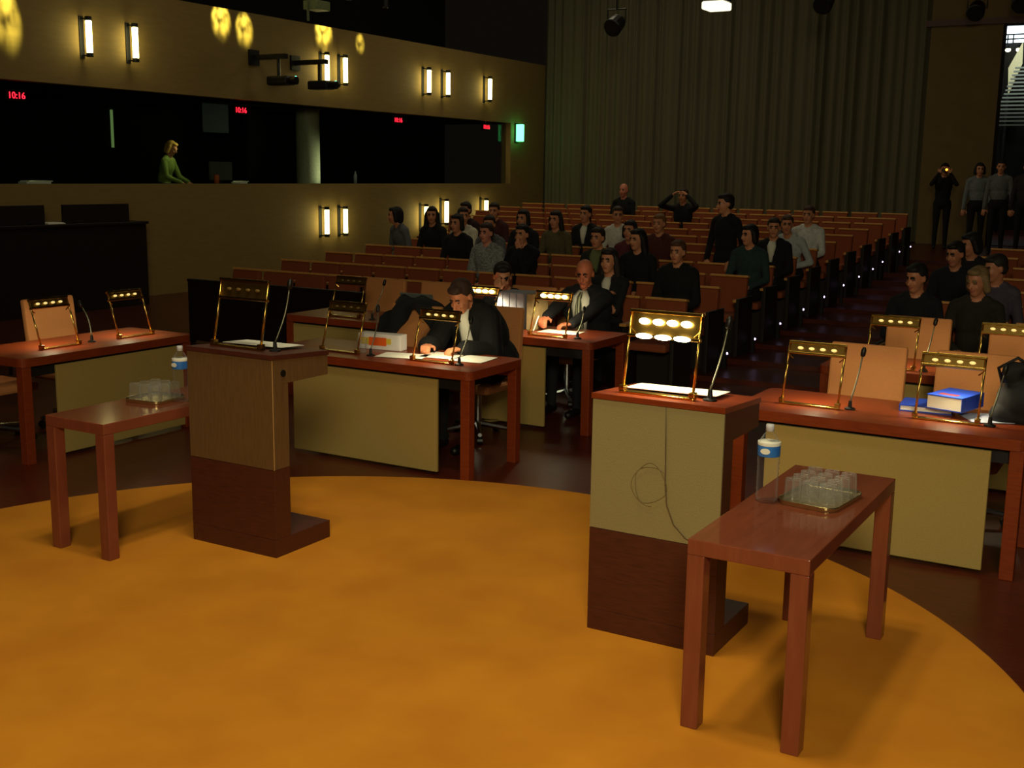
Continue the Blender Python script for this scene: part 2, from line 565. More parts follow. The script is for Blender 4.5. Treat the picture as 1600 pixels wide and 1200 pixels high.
# interpreters booths: counter, column, woman's place, screens
COUNTER = mat('booth_counter', (40, 38, 32), .5)
for a, b, l in ((-2, 9.15, 'dark booth counter out at the left end'), (9.2, 13.0, 'dark booth counter below the first red clock'), (13.05, 16.6, 'dark booth counter where the blonde interpreter sits'), (16.65, 20.4, 'dark booth counter in front of the pale column'), (20.45, 24.3, 'dark booth counter by the green sign')):
    o = MB().box(-15.02, -14.66, a, b, 1.70, 1.76, .01).box(-14.75, -14.66, a, b, .9, 1.70).build('booth_counter', COUNTER)
    tag(o, l, 'counter', 'booth counters')
cm = MB()
cm.lathe([(.27, 0), (.27, .1), (.24, .14), (.24, 2.3), (.27, 2.35)], 24)
o = cm.build('booth_column', mat('pale_column', (196, 196, 160), .6), None, True)
o.location = (-15.75, 18.55, .9)
tag(o, 'pale round column inside the booth', 'column')
light('SPOT', 'booth_column_light', (-15.0, 18.9, 1.85), 14, (.95, 1, .62), (-15.75, 18.5, 2.2), .06, 75, .8)
sc_ = thing('wall_screen', 'pale grey projection screen inside the booth', 'screen', (-16.55, 16.8, 3.03), 0)
MB().box(-.02, 0, -.34, .34, -.32, .32).build('screen_sheet', mat('pale_screen', (66, 74, 62), .6, emit=.07), sc_)
MB().box(-.04, .02, -.37, .37, .32, .38).build('roller_case', DARKM, sc_)
o = MB().box(-.02, .02, -.016, .016, -.34, .34).build('strip_light', mat('pale_green_strip', (150, 190, 110), .5, emit=.3))
o.location = (-17.38, 15.0, 2.72)
tag(o, 'thin vertical strip light inside the booth', 'lamp')
for y, w, l in ((11.35, .42, 'lit sheaf of papers on the first booth counter'), (10.55, .2, 'small lit paper at the picture edge in the booth'), (15.62, .2, 'small lit paper near the interpreter monitor')):
    o = MB().box(-.1, .1, -w / 2, w / 2, 0, .035, .004).box(-.09, .1, -w / 2 + .03, w / 2 + .03, .035, .05).build('paper_sheaf', PAPER)
    o.location = (-14.86, y, 1.762)
    tag(o, l, 'paper')
    light('SPOT', 'booth_reading_light', (-14.95, y, 2.25), 9.0 if w > .3 else 4, (.95, 1, .4), (-14.86, y, 1.78), .03, 40, .8)
mo = thing('booth_monitor', 'dim monitor facing the blonde interpreter', 'monitor', (-14.9, 15.2, 1.762), 0)
MB().box(-.03, .03, -.26, .26, .06, .38, .01).build('screen_housing', mat('monitor_grey', (74, 78, 70), .5), mo)
MB().box(-.08, .08, -.1, .1, 0, .02).box(-.02, .02, -.03, .03, .02, .08).build('stand', BLACKM, mo)
o = MB().lathe([(.03, 0), (.045, .02), (.05, .12), (.03, .16)], 12).build('orange_cup', mat('orange_plastic', (190, 90, 30), .5), None, True)
o.location = (-14.85, 15.05, 1.762)
tag(o, 'small orange cup beside the booth monitor', 'cup')
o = MB().lathe([(.035, 0), (.035, .17), (.014, .21), (.014, .25)], 12).build('booth_bottle', mat('white_bottle', (190, 200, 200), .3), None, True)
o.location = (-14.9, 19.0, 1.762)
tag(o, 'pale bottle on the counter right of the booth column', 'bottle')
light('SPOT', 'booth_desk_light', (-14.72, 14.75, 2.75), 14, (.95, 1, .5), (-15.2, 14.3, 2.1), .03, 60, .9)

# hanging lamps and dark stage cans
pl = thing('pendant_lantern', 'square pendant lantern with lit white lower rim at the picture top', 'lamp', (-5.37, 14.0, 4.02), 0)
MB().box(-.14, .14, -.14, .14, .1, .4, .01).build('shade', BLACKM, pl)
MB().box(-.145, .145, -.145, .145, 0, .095, .02).build('diffuser', mat('lantern_glow', (255, 246, 205), .5, emit=1.6, var=0), pl)
MB().tube([(0, 0, .4), (0, 0, 3.58)], .012, 6).build('cord', BLACKM, pl)
sp = thing('hanging_projector', 'small pale-fronted projector on a rod above the wall band', 'projector', (-12.6, 14.9, 4.62), 0)
MB().box(-.12, .16, .02, .36, -.07, .07, .01).build('body', mat('projector_grey', (110, 120, 80), .5), sp)
MB().tube([(0, 0, -.25), (0, 0, 2.98)], .022, 8).build('rod', mat('rod_grey', (90, 100, 70), .5), sp)
for x, y, z, l in ((-9.6, 20, 4.75, 'dark stage spotlight in front of the curtain, left one'), (-5.9, 20.5, 5.0, 'dark stage spotlight in front of the curtain, right one'), (-4.1, 24.5, 5.25, 'dark spotlight above the smooth wall panel'), (-3.3, 24.5, 5.35, 'dark spotlight above the tall opening')):
    s = thing('stage_spotlight', l, 'spotlight', (x, y, z), 0, 'unlit stage spotlights')
    MB().tube([(0, .16, .08), (0, .05, .03), (0, -.18, -.1), (0, -.2, -.11)], [.09, .15, .17, .15], 14).build('can', BLACKM, s)
    MB().tube([(-.18, 0, 0), (-.18, 0, .25), (.18, 0, .25), (.18, 0, 0)], .015, 6).build('yoke', BLACKM, s)
    MB().tube([(0, 0, .25), (0, 0, 7.6 - z)], .02, 6).build('drop_pole', BLACKM, s)


# ------------------------------------------------------------------ people
def mesh_ell(c, r, R):
    n, m = 18, 12
    b = MB().ball((0, 0, 0), 1.0, n, m)
    v = (np.array(b.v) * np.array(r)) @ R.T + np.array(c)
    return v, b.f


def mesh_cap(p0, p1, r0, r1):
    p0, p1 = np.array(p0, float), np.array(p1, float)
    d = p1 - p0
    L = np.linalg.norm(d) + 1e-9
    d = d / L
    a = np.cross(d, [0, 0, 1.]) if abs(d[2]) < .9 else np.cross(d, [1., 0, 0])
    a /= np.linalg.norm(a)
    b = np.cross(d, a)
    n = 12
    rings = []
    for t in (-85, -55, -25, 0):
        rings.append((p0 + d * r0 * math.sin(math.radians(t)), r0 * math.cos(math.radians(t))))
    for t in (0, 25, 55, 85):
        rings.append((p1 + d * r1 * math.sin(math.radians(t)), r1 * math.cos(math.radians(t))))
    vs, fs = [], []
    for c, r in rings:
        for k in range(n):
            g = 2 * PI * k / n
            vs.append(c + (a * math.cos(g) + b * math.sin(g)) * r)
    for i in range(len(rings) - 1):
        for k in range(n):
            fs.append((i * n + k, i * n + (k + 1) % n, (i + 1) * n + (k + 1) % n, (i + 1) * n + k))
    fs.append(tuple(range(n))[::-1])
    fs.append(tuple((len(rings) - 1) * n + k for k in range(n)))
    return np.array(vs), fs


def sd_ell(P, c, r, R):
    q = (P - np.array(c)) @ R
    r = np.array(r)
    k0 = np.linalg.norm(q / r, axis=1)
    k1 = np.linalg.norm(q / (r * r), axis=1) + 1e-9
    return k0 * (k0 - 1) / k1


def sd_cap(P, p0, p1, r0, r1):
    p0, p1 = np.array(p0, float), np.array(p1, float)
    d = p1 - p0
    h = np.clip(((P - p0) @ d) / (d @ d + 1e-12), 0, 1)
    return np.linalg.norm(P - p0 - h[:, None] * d, axis=1) - (r0 + (r1 - r0) * h)


def skin_mesh(prims, voxel, mats, name, smooth_it=2):
    """prims: list of ('e',c,r,R,tag) / ('c',p0,p1,r0,r1,tag); one continuous surface, materials by nearest primitive"""
    V, Fs = [], []
    off = 0
    for p in prims:
        v, f = mesh_ell(*p[1:4]) if p[0] == 'e' else mesh_cap(*p[1:5])
        V.append(v)
        Fs += [tuple(i + off for i in q) for q in f]
        off += len(v)
    me = bpy.data.meshes.new('tmp')
    me.from_pydata(np.concatenate(V).tolist(), [], Fs)
    ob = bpy.data.objects.new('tmp', me)
    COL.objects.link(ob)
    md = ob.modifiers.new('r', 'REMESH')
    md.mode = 'VOXEL'
    md.voxel_size = voxel
    if smooth_it:
        sm = ob.modifiers.new('s', 'SMOOTH')
        sm.factor = .5
        sm.iterations = smooth_it
    dg = bpy.context.evaluated_depsgraph_get()
    out = bpy.data.meshes.new_from_object(ob.evaluated_get(dg))
    bpy.data.objects.remove(ob)
    bpy.data.meshes.remove(me)
    out.name = name
    out.materials.clear()
    tags = list(mats.keys())
    for t in tags:
        out.materials.append(mats[t])
    nf = len(out.polygons)
    cen = np.empty(nf * 3)
    out.polygons.foreach_get('center', cen)
    cen = cen.reshape(-1, 3)
    best = np.full(nf, 1e9)
    idx = np.zeros(nf, int)
    for p in prims:
        d = sd_ell(cen, *p[1:4]) if p[0] == 'e' else sd_cap(cen, *p[1:5])
        t = tags.index(p[-1])
        m = d < best
        best[m] = d[m]
        idx[m] = t
    out.polygons.foreach_set('material_index', idx.tolist())
    out.polygons.foreach_set('use_smooth', [True] * nf)
    out.update()
    return out


def R3(yaw=0, pitch=0, roll=0):
    return np.array(Matrix.Rotation(yaw, 3, 'Z') @ Matrix.Rotation(pitch, 3, 'X') @ Matrix.Rotation(roll, 3, 'Y'))


def cloth(rgb, pattern=False):
    return mat('cloth_%d_%d_%d' % rgb + ('p' if pattern else ''), rgb, .9, var=.5 if pattern else .15, scale=45 if pattern else 25)


def skin(rgb=(208, 140, 104)):
    return mat('skin_%d_%d_%d' % rgb, rgb, .5, var=.06, scale=30)


def hand(pr, wrist, d, nrm, curl=.6, sc=1., thumb=1):
    """palm with five fingers: d = direction of the fingers, nrm = back of the hand, thumb = +-1 side"""
    w = np.array(wrist, float)
    d = np.array(d, float)
    d /= np.linalg.norm(d)
    nr = np.array(nrm, float)
    nr -= d * (nr @ d)
    nr /= np.linalg.norm(nr)
    s = np.cross(d, nr) * thumb
    pr.append(('e', w + d * .045 * sc, (.04 * sc, .045 * sc, .015 * sc), np.stack([s, d, nr], 1), 'skin'))
    for k, (o, L) in enumerate(((.030, .072), (.010, .08), (-.010, .075), (-.029, .058))):
        a = w + d * (.082 - .004 * abs(k - 1)) * sc + s * o * sc
        d1 = d * math.cos(curl * .7) - nr * math.sin(curl * .7)
        b = a + d1 * L * .5 * sc
        d2 = d * math.cos(curl * 1.8) - nr * math.sin(curl * 1.8)
        c = b + d2 * L * .5 * sc
        pr.append(('c', w + d * .03 * sc + s * o * .7 * sc, a, .012 * sc, .0105 * sc, 'skin'))
        pr.append(('c', a, b, .0098 * sc, .009 * sc, 'skin'))
        pr.append(('c', b, c, .009 * sc, .0078 * sc, 'skin'))
    a = w + d * .02 * sc + s * .03 * sc
    b = a + (d * .6 + s * .75 - nr * .2) * .042 * sc
    c = b + (d * .95 + s * .1 - nr * .35) * .034 * sc
    pr.append(('c', a, b, .014 * sc, .011 * sc, 'skin'))
    pr.append(('c', b, c, .0105 * sc, .009 * sc, 'skin'))


def elbow(sh, ha, L1, L2, pole):
    sh, ha, pole = map(lambda q: np.array(q, float), (sh, ha, pole))
    d = ha - sh
    D = min(np.linalg.norm(d), (L1 + L2) * .999)
    d = d / (np.linalg.norm(d) + 1e-9)
    ha = sh + d * D
    a = (L1 * L1 - L2 * L2 + D * D) / (2 * D)
    h = math.sqrt(max(0, L1 * L1 - a * a))
    p = pole - d * (pole @ d)
    p /= np.linalg.norm(p) + 1e-9
    return sh + d * a + p * h, ha


def person(label, loc, rz=0., seated=True, lean=.1, yaw=0., hpitch=.1, hands=None, top=(30, 30, 32), bottom=(24, 24, 28), skinc=(208, 140, 104), hair=(30, 22, 18), hairstyle='short',
           voxel=.0125, w=1.0, bulk=1., robe=False, pattern=False, group='seated audience', shoulder_yaw=0., tall=1., curl=.6, sleeve=True, pz=.53, handdir=None, hdrop=0., hfwd=0.):
    pr = []
    S = R3(0, lean, 0)
    if seated:
        P = np.array((0, .0, pz))
        kn = [np.array((s * .11 * w, -.42, pz - .01)) for s in (-1, 1)]
        an = [np.array((s * .11 * w, -.44, .08)) for s in (-1, 1)]
    else:
        P = np.array((0, 0, .93 * tall))
        kn = [np.array((s * .095, -.02, .50 * tall)) for s in (-1, 1)]
        an = [np.array((s * .10, .02, .075)) for s in (-1, 1)]
    up = lambda x, y, z: P + S @ np.array((x * w, y, z * tall))
    b = bulk
    pr.append(('e', P, (.165 * w * b, .125 * b, .125), S, 'bottom'))
    pr.append(('e', up(0, 0, .17), (.15 * w * b, .112 * b, .18), S, 'top'))
    pr.append(('e', up(0, 0, .33), (.168 * w * b, .118 * b, .19), S, 'top'))
    pr.append(('c', up(-.14, .0, .45), up(.14, .0, .45), .066 * b, .066 * b, 'top'))
    pr.append(('c', up(-.08, .01, .49), up(.08, .01, .49), .055 * b, .055 * b, 'top'))
    nb = up(0, .0, .50)
    hc = up(0, -.01, .50) + np.array((0, -.02 - hfwd - .12 * math.sin(lean), .165 * tall - hdrop))
    RH = R3(yaw, hpitch, 0)
    hp = lambda x, y, z: hc + RH @ np.array((x, y, z))
    pr.append(('c', nb, hp(0, .015, -.07), .055, .05, 'skin'))
    E = lambda c, r, t: pr.append(('e', hp(*c), r, RH, t))
    E((0, .012, .03), (.074, .095, .088), 'skin')
    E((0, -.028, -.03), (.06, .064, .088), 'skin')
    E((0, -.05, -.088), (.036, .038, .03), 'skin')
    for s in (-1, 1):
        E((s * .074, .012, -.012), (.011, .021, .031), 'skin')
        E((s * .03, -.081, .004), (.010, .008, .0045) if voxel < .012 else (.013, .010, .006), 'eye')
        pr.append(('c', hp(s * .046, -.083, .026), hp(s * .016, -.09, .027), .0055, .0055, 'brow'))
        E((s * .036, -.07, -.03), (.02, .02, .022), 'skin')
    pr.append(('c', hp(0, -.09, .005), hp(0, -.112, -.03), .009, .014, 'skin'))
    pr.append(('c', hp(-.018, -.0885, -.062), hp(.018, -.0885, -.062), .0055, .0055, 'lip'))
    # legs
    for k in (0, 1):
        s = (-1, 1)[k]
        hip = P + np.array((s * .09 * w, 0, -.02))
        pr.append(('c', hip, kn[k], .085 * b, .058, 'bottom'))
        pr.append(('c', kn[k], an[k], .056, .04, 'bottom'))
        pr.append(('c', an[k] + np.array((0, .03, -.035)), an[k] + np.array((0, -.16, -.045)), .04, .034, 'shoe'))
    # arms
    if hands is None:
        hands = ((-.09, -.27, .62), (.09, -.27, .62)) if seated else ((-.24, -.03, .80), (.24, -.03, .80))
    for k in (0, 1):
        s = (-1, 1)[k]
        sh = up(s * .17, 0, .445)
        ha = np.array(hands[k], float)
        el, ha = elbow(sh, ha, .29 * tall, .255 * tall, (s * .6, .35, -1))
        r1 = .053 * b
        pr.append(('c', sh, el, r1, .044 * b, 'top'))
        fd = ha - el
        fd /= np.linalg.norm(fd)
        if sleeve:
            pr.append(('c', el, ha - fd * .02, .044 * b, .036 * b, 'top'))
        else:
            pr.append(('c', el, ha, .04, .028, 'skin'))
        if robe:
            pr.append(('c', sh + np.array((0, 0, -.02)), el, .075, .09, 'top'))
            pr.append(('c', el, ha - fd * .06, .088, .075, 'top'))
            pr.append(('c', el + np.array((0, 0, -.02)), ha - fd * .07 + np.array((0, .03, -.0)), .075, .06, 'top'))
        hd = np.array(handdir[k]) if handdir and handdir[k] is not None else fd
        up_ = np.array((0, 0, 1.)) if abs(hd[2]) < .8 else np.array((0, -1., 0))
        hand(pr, ha, hd, up_, curl, 1., thumb=s if True else 1)
    if robe:
        pr.append(('e', up(0, .03, .28), (.25, .16, .27), S, 'top'))
        pr.append(('e', up(0, .02, .08), (.29, .18, .2), S, 'top'))
        pr.append(('c', up(-.13, .02, .43), up(.13, .02, .43), .085, .085, 'top'))
    mats = {'skin': skin(skinc), 'top': cloth(top, pattern), 'bottom': cloth(bottom), 'shoe': BLACKM, 'eye': mat('dark_eye', (64, 44, 36), .3) if voxel < .012 else mat('shaded_eye', (122, 82, 62), .4), 'brow': mat('hair_%d_%d_%d' % hair, hair, .7, var=.3, scale=80),
            'lip': mat('lip_red', (168, 88, 78), .5)}
    me = skin_mesh(pr, voxel, mats, 'person', 2)
    o = bpy.data.objects.new('person', me)
    COL.objects.link(o)
    o.location = loc
    o.rotation_euler = (0, 0, rz)
    tag(o, label, 'person', group)
    # hair
    hr = []
    H = lambda c, r: hr.append(('e', hp(*c), r, RH, 'hair'))
    if hairstyle == 'bald':
        H((0, .045, -.005), (.079, .07, .055))
    else:
        H((0, .026, .042), (.083, .094, .086))
        H((0, -.04, .088), (.06, .045, .03))
        H((0, .05, -.01), (.076, .062, .07))
    if hairstyle == 'long':
        for s in (-1, 1):
            hr.append(('c', hp(s * .072, .01, .02), hp(s * .085, .03, -.17), .034, .04, 'hair'))
        hr.append(('c', hp(0, .07, .02), hp(0, .085, -.19), .07, .075, 'hair'))
    elif hairstyle == 'bob':
        for s in (-1, 1):
            hr.append(('c', hp(s * .07, .005, .03), hp(s * .078, .012, -.07), .032, .034, 'hair'))
        hr.append(('c', hp(0, .06, .02), hp(0, .06, -.07), .07, .06, 'hair'))
    elif hairstyle == 'ponytail':
        hr.append(('c', hp(0, .1, .03), hp(0, .14, -.13), .035, .02, 'hair'))
    hm = skin_mesh(hr, max(.011, voxel * .75), {'hair': mats['brow']}, 'hair', 1)
    h = bpy.data.objects.new('hair', hm)
    COL.objects.link(h)
    h.parent = o
    return o, up, hp, S, RH


# ------------------------------------------------------------------ furniture builders
def rrect(x0, x1, y0, y1, r, n=5):
    out = []
    for cx, cy, a in ((x1 - r, y1 - r, 0), (x0 + r, y1 - r, 90), (x0 + r, y0 + r, 180), (x1 - r, y0 + r, 270)):
        for k in range(n + 1):
            g = math.radians(a + 90 * k / n)
            out.append((cx + r * math.cos(g), cy + r * math.sin(g)))
    return out


def desk(label, x0, x1, y0, y1, pa, pb, rz=0., loc=None, group='lawyers desks'):
    """local: front edge at y = 0, depth along +y; pa / pb = panel inset at the two ends"""
    w, d = x1 - x0, y1 - y0
    t = thing('lawyer_desk', label, 'desk', loc or ((x0 + x1) / 2, y0, 0), rz, group)
    MB().prism(rrect(-w / 2, w / 2, 0, d, .05), .682, .74, axis='z').build('tabletop', DESKW, t)
    for sx in (-1, 1):
        for yy in (.012, d - .082):
            a = sx * (w / 2 - .047)
            MB().box(a - .035, a + .035, yy, yy + .07, 0, .682, .004).build('leg', DESKW, t)
    MB().box(-w / 2 + .08, w / 2 - .08, d - .07, d - .045, .62, .682).build('rear_rail', DESKW, t)
    MB().box(-w / 2 + pa, w / 2 - pb, .03, .055, .025, .66, .004).build('modesty_panel', FABRIC, t)
    MB().box(-w / 2 + .08, w / 2 - .08, .056, .076, .60, .682).build('front_rail', DARKM, t)
    return t


def desk_lamp(label, loc, rz=0., mode='dim', w=.31, h=.34, lean=.11, group='double-post desk lamps', hh=.064, rows=1):
    t = thing('desk_lamp', label, 'lamp', loc, rz, group)
    MB().box(-w / 2 - .01, w / 2 + .01, -.022, .022, 0, .012, .003).build('base_bar', BRASS, t)
    for s in (-1, 1):
        x = s * w / 2
        p = MB().tube([(x, 0, .012), (x, lean, h)], .0065, 8).build('post', BRASS, t, True)
        MB().box(x - .014, x + .014, -.018, .018, .012, .034, .003).build('post_foot', BRASS, p)
        MB().tube([(x - s * .004, lean * .82, h * .8), (x - s * .028, lean * .82, h * .74)], .004, 6).build('clamp', BRASS, p)
    sl = Vector((0, lean, h)).normalized()
    M_ = Matrix.Translation((0, lean, h)) @ Matrix.Rotation(-math.atan2(lean, h), 4, 'X')
    hd = MB().box(-w / 2, w / 2, .006, .012, -hh + .012, .006, 0, 0, M_).build('reflector', BRONZE, t)
    MB().box(-w / 2 - .006, w / 2 + .006, -.012, .014, -.004, .012, .003, 0, M_).build('upper_bar', BRASS, hd)
    MB().box(-w / 2 - .006, w / 2 + .006, -.012, .014, -hh, -hh + .014, .003, 0, M_).build('lower_bar', BRASS, hd)
    bm_ = {'bright': BULB, 'dim': BULBD, 'off': BULBO}[mode]
    for k in range(4):
        x = (-1.5 + k) * w * .2
        c = M_ @ Vector((x, -.004, -hh / 2 + .004 + (.012 if rows == 2 else 0)))
        MB().ball(c[:], ((.026, .012, .014) if mode == 'bright' else (.017, .009, .009)), 10, 6).build('bulb_or_reflection', bm_, t, True)
    for k in range(3 if rows == 2 else 0):
        c = M_ @ Vector(((-1 + k) * w * .27, -.012, -hh + .006))
        MB().ball(c[:], (.04, .013, .012), 10, 6).build('bulb_or_reflection', bm_, t, True)  # lower row: reflections of the bulbs in the brass lip, built as glowing shapes
    if mode != 'off':
        a = M_ @ Vector((0, .03, -hh - .02))
        b = M_ @ Vector((0, .34, -.5))
        light('SPOT', 'desk_lamp_light', a[:], 11.0 if mode == 'bright' else 7.0, (1, .86, .52), b[:], .03, 168, .5, t)
        a = M_ @ Vector((0, -.035, -.1))
        b = M_ @ Vector((0, -.03, -.5))
        light('SPOT', 'desk_lamp_light', a[:], 2.4 if mode == 'bright' else 2.2, (1, .82, .45), b[:], .03, 110, .8, t)
    return t


def mic(label, loc, tip, rz=0.):
    """gooseneck microphone; tip relative to its foot"""
    t = thing('gooseneck_microphone', label, 'microphone', loc, rz, 'gooseneck microphones')
    MB().lathe([(.03, 0), (.03, .008), (.012, .014), (.009, .05)], 14).build('foot', BLACKM, t)
    tp = Vector(tip)
    pts = [Vector((0, 0, .045)).lerp(tp, k / 8) + Vector((0, .02 * math.sin(PI * k / 8), 0)) for k in range(9)]
    MB().tube([p[:] for p in pts], .0045, 7).build('gooseneck', mat('grey_gooseneck', (120, 118, 100), .35, .8), t, True)
    d = (tp - pts[-2]).normalized()
    MB().tube([tp - d * .01, tp, tp + d * .03, tp + d * .045], [.008, .014, .014, .007], 10).build('foam_head', BLACKM, t, True)
    return t


def office_chair(label, loc, rz=0., group='tan swivel chairs'):
    t = thing('swivel_chair', label, 'chair', loc, rz, group)
    MB().box(-.23, .23, -.24, .22, .38, .45, .025).build('seat', CHAIRF, t)
    M_ = Matrix.Translation((0, .2, .5)) @ Matrix.Rotation(-.12, 4, 'X')
    MB().box(-.235, .235, 0, .05, .02, .5, .015, 0, M_).build('backrest', CHAIRF, t)
    MB().box(-.04, .04, .18, .2, .4, .62).build('back_bracket', DARKM, t)
    for s in (-1, 1):
        MB().tube([(s * .25, .12, .45), (s * .27, .12, .66), (s * .27, -.12, .66)], .014, 8).build('armrest', DARKM, t)
    MB().tube([(0, 0, .08), (0, 0, .38)], [.03, .025], 12).build('gas_column', CHROME, t)
    for k in range(5):
        a = 2 * PI * k / 5 + .3
        l_ = MB().tube([(0, 0, .11), (.28 * math.cos(a), .28 * math.sin(a), .075)], [.026, .016], 8).build('base_leg', CHROME, t)
        MB().tube([(.27 * math.cos(a) - .02 * math.sin(a), .27 * math.sin(a) + .02 * math.cos(a), .03), (.27 * math.cos(a) + .02 * math.sin(a), .27 * math.sin(a) - .02 * math.cos(a), .03)], .03, 10).build('caster', BLACKM, l_)
    return t


def side_table(label, x0, y0):
    w, d, h = .4455, 1.289, .7355
    z0 = .012
    t = thing('side_table', label, 'table', (x0, y0, z0), 0, 'side tables on the carpet')
    MB().box(0, w, 0, d, h - z0 - .058, h - z0, .004).build('tabletop', TABLEW, t)
    for a in (0, w - .066):
        for b in (0, d - .066):
            MB().box(a, a + .066, b, b + .066, 0, h - z0 - .058, .004).build('leg', TABLEW, t)
    return t


def lectern(label, cx, y, panel, side_m, right):
    w, D, B = .60, .12, .44
    t = thing('lectern', label, 'lectern', (cx, y, .012), 0, 'lecterns on the carpet')
    h = w / 2
    MB().box(-h, h, 0, B, 0, .098, .003).build('foot_plinth', DARKW, t)
    MB().box(-h, h, .0, D, .098, .471, .002).build('pedestal', DARKW, t)
    MB().box(-h, h, .012, D, .473, .92, .002).build('body', side_m, t)
    MB().prism([(.012, .92), (B, .92), (B, 1.025), (.012, 1.052)], -h, h).build('desk_box', side_m, t)
    fp = MB().box(-h, h, 0, .0119, .473, 1.05, .002).build('front_panel', panel, t)
    MB().prism([(-.006, 1.053), (B + .006, 1.026), (B + .006, 1.05), (-.006, 1.077)], -h - .004, h + .004).build('reading_top', DESKW if right else DARKW, t)
    if right:
        cu = [(.045, -.006, 1.05), (.05, -.007, .9), (.055, -.007, .72), (.065, -.007, .63), (.10, -.007, .55), (.155, -.007, .50), (.2, -.007, .485)]
        MB().tube(cu, .0028, 6).build('cable', mat('grey_cable', (96, 80, 52), .6), t, True)
        cu = [(-.02 + (.075 + .012 * math.sin(1.4 * a)) * math.cos(a), -.006 - .0008 * (a > 6.2), .71 + (.085 + .012 * math.cos(1.7 * a)) * math.sin(a)) for a in np.linspace(.3, 11.2, 60)]
        MB().tube(cu, .0014, 5).build('cable_coil', mat('thin_cable', (122, 104, 68), .6), t, True)
    else:
        MB().tube([(h, .08, .975), (h + .006, .08, .975)], .018, 14).build('cable_port', BLACKM, t)
        MB().box(h - .001, h + .001, -.001, .003, .473, 1.05).build('edge_strip', mat('pale_edge', (190, 150, 90), .5), t)
    return t


# ------------------------------------------------------------------ lecterns, side tables and what stands on them
lectern('lectern toned dark brown for its weaker light, beside the left side table', -4.29, 4.39, DIMMED_VENEER, DIMMED_VENEER, False)
lectern('lectern with pale fabric front and lit lamp', -1.886, 4.427, FABRIC2, DARKW, True)
side_table('red-brown wooden side table beside the dark lectern', -5.1215, 3.89)
side_table('red-brown wooden side table nearest the camera', -1.4665, 3.767)

ZT = 1.079
desk_lamp('unlit double-post lamp on the dark brown lectern', (-4.34, 4.51, 1.083), 0, 'off', .335, .35, .07, hh=.1)
desk_lamp('brightly lit double-post lamp on the pale lectern', (-1.93, 4.53, 1.083), 0, 'bright', .325, .35, .07, hh=.11, rows=2)
mic('gooseneck microphone on the dark brown lectern', (-4.12, 4.56, 1.079), (.02, .10, .33))
mic('gooseneck microphone on the pale lectern', (-1.71, 4.58, 1.079), (.03, .10, .31))


def sheet(name, label, cx, cy, z, w, d, rz, m=PAPER, n=3, tilt=0.):
    mb = MB()
    for k in range(n):
        mb.box(-w / 2 + .006 * k, w / 2 + .004 * k, -d / 2 - .004 * k, d / 2 - .005 * k, .0015 * k, .0015 * (k + 1))
    o = mb.build(name, m)
    o.location = (cx, cy, z)
    o.rotation_euler = (tilt, 0, rz)
    tag(o, label, 'paper')
    return o


sheet('paper_sheet', 'white papers lying on the dark lectern top', -4.33, 4.70, 1.083, .40, .2, .05, n=3, tilt=-.06)
sheet('paper_sheet', 'white papers lying on the pale lectern top', -1.92, 4.72, 1.083, .42, .2, .05, n=3, tilt=-.06)


def bottle(label, x, y, z):
    t = thing('water_bottle', label, 'bottle', (x, y, z), 0, 'water bottles')
    prof = [(.036, 0), (.043, .008), (.044, .03)]
    for k in range(6):
        prof += [(.0415, .04 + k * .022), (.0445, .05 + k * .022)]
    prof += [(.044, .175), (.044, .235), (.038, .25), (.024, .272), (.0145, .285), (.0145, .295)]
    inner = [(max(.002, r - .0012), zz + .0012) for r, zz in prof][::-1]
    MB().lathe(prof + inner, 24, close=True).build('bottle_shell', PET, t, True)
    MB().lathe([(.0447, .188), (.0452, .19), (.0452, .243), (.0447, .245)], 24).build('label_band', [BLUEL], t, True, 'blue and white paper label')
    MB().lathe([(.0454, .232), (.0456, .233), (.0456, .2445), (.0454, .2455)], 24).build('label_stripe', PAPER, t, True)
    MB().prism([(math.cos(g) * .02, .212 + math.sin(g) * .012) for g in np.linspace(0, 2 * PI, 12, endpoint=False)], -.0475, -.0455, axis='y').build('label_emblem', PAPER, t)
    MB().lathe([(.0165, .288), (.0165, .312), (.014, .315)], 16).build('cap', mat('pale_cap', (205, 205, 215), .4), t, True)
    return t


bottle('tall water bottle on the side table nearest the camera', -1.385, 4.40, .7365)
bottle('water bottle on the far table, half hidden by dark lectern', -4.80, 4.54, .7365)


def tray(label, x, y, w, d, rz):
    t = thing('serving_tray', label, 'tray', (x, y, .7365), rz, 'serving trays')
    TR = mat('silver_tray', (190, 170, 120), .22, .9, var=.05)
    MB().prism(rrect(-w / 2, w / 2, -d / 2, d / 2, .05), 0, .006, axis='z').build('tray_plate', TR, t)
    p = rrect(-w / 2, w / 2, -d / 2, d / 2, .05)
    q = rrect(-w / 2 + .008, w / 2 - .008, -d / 2 + .008, d / 2 - .008, .045)
    n = len(p)
    vs = [(a, b, .004) for a, b in q] + [(a * 1.03, b * 1.03, .02) for a, b in p] + [(a * 1.03 + .002, b * 1.03, .018) for a, b in p] + [(a, b, .001) for a, b in p]
    fs = []
    for k in range(3):
        fs += [(k * n + i, k * n + (i + 1) % n, (k + 1) * n + (i + 1) % n, (k + 1) * n + i) for i in range(n)]
    MB().add(vs, fs).build('rim', TR, t, True)
    return t


_gm = None


def tumbler(label, x, y, z, group):
    """upside-down water glass"""
    global _gm
    if _gm is None:
        o_ = [(.034, 0), (.036, .003), (.031, .085), (.029, .092), (.004, .092)]
        i_ = [(.004, .083), (.0275, .083), (.0325, .003)]
        _gm = MB().lathe(o_ + i_, 20, close=True).mesh('tumbler_glass', GLASS, True)
    o = bpy.data.objects.new('tumbler_glass', _gm)
    COL.objects.link(o)
    o.location = (x, y, z)
    return tag(o, label, 'glass', group)


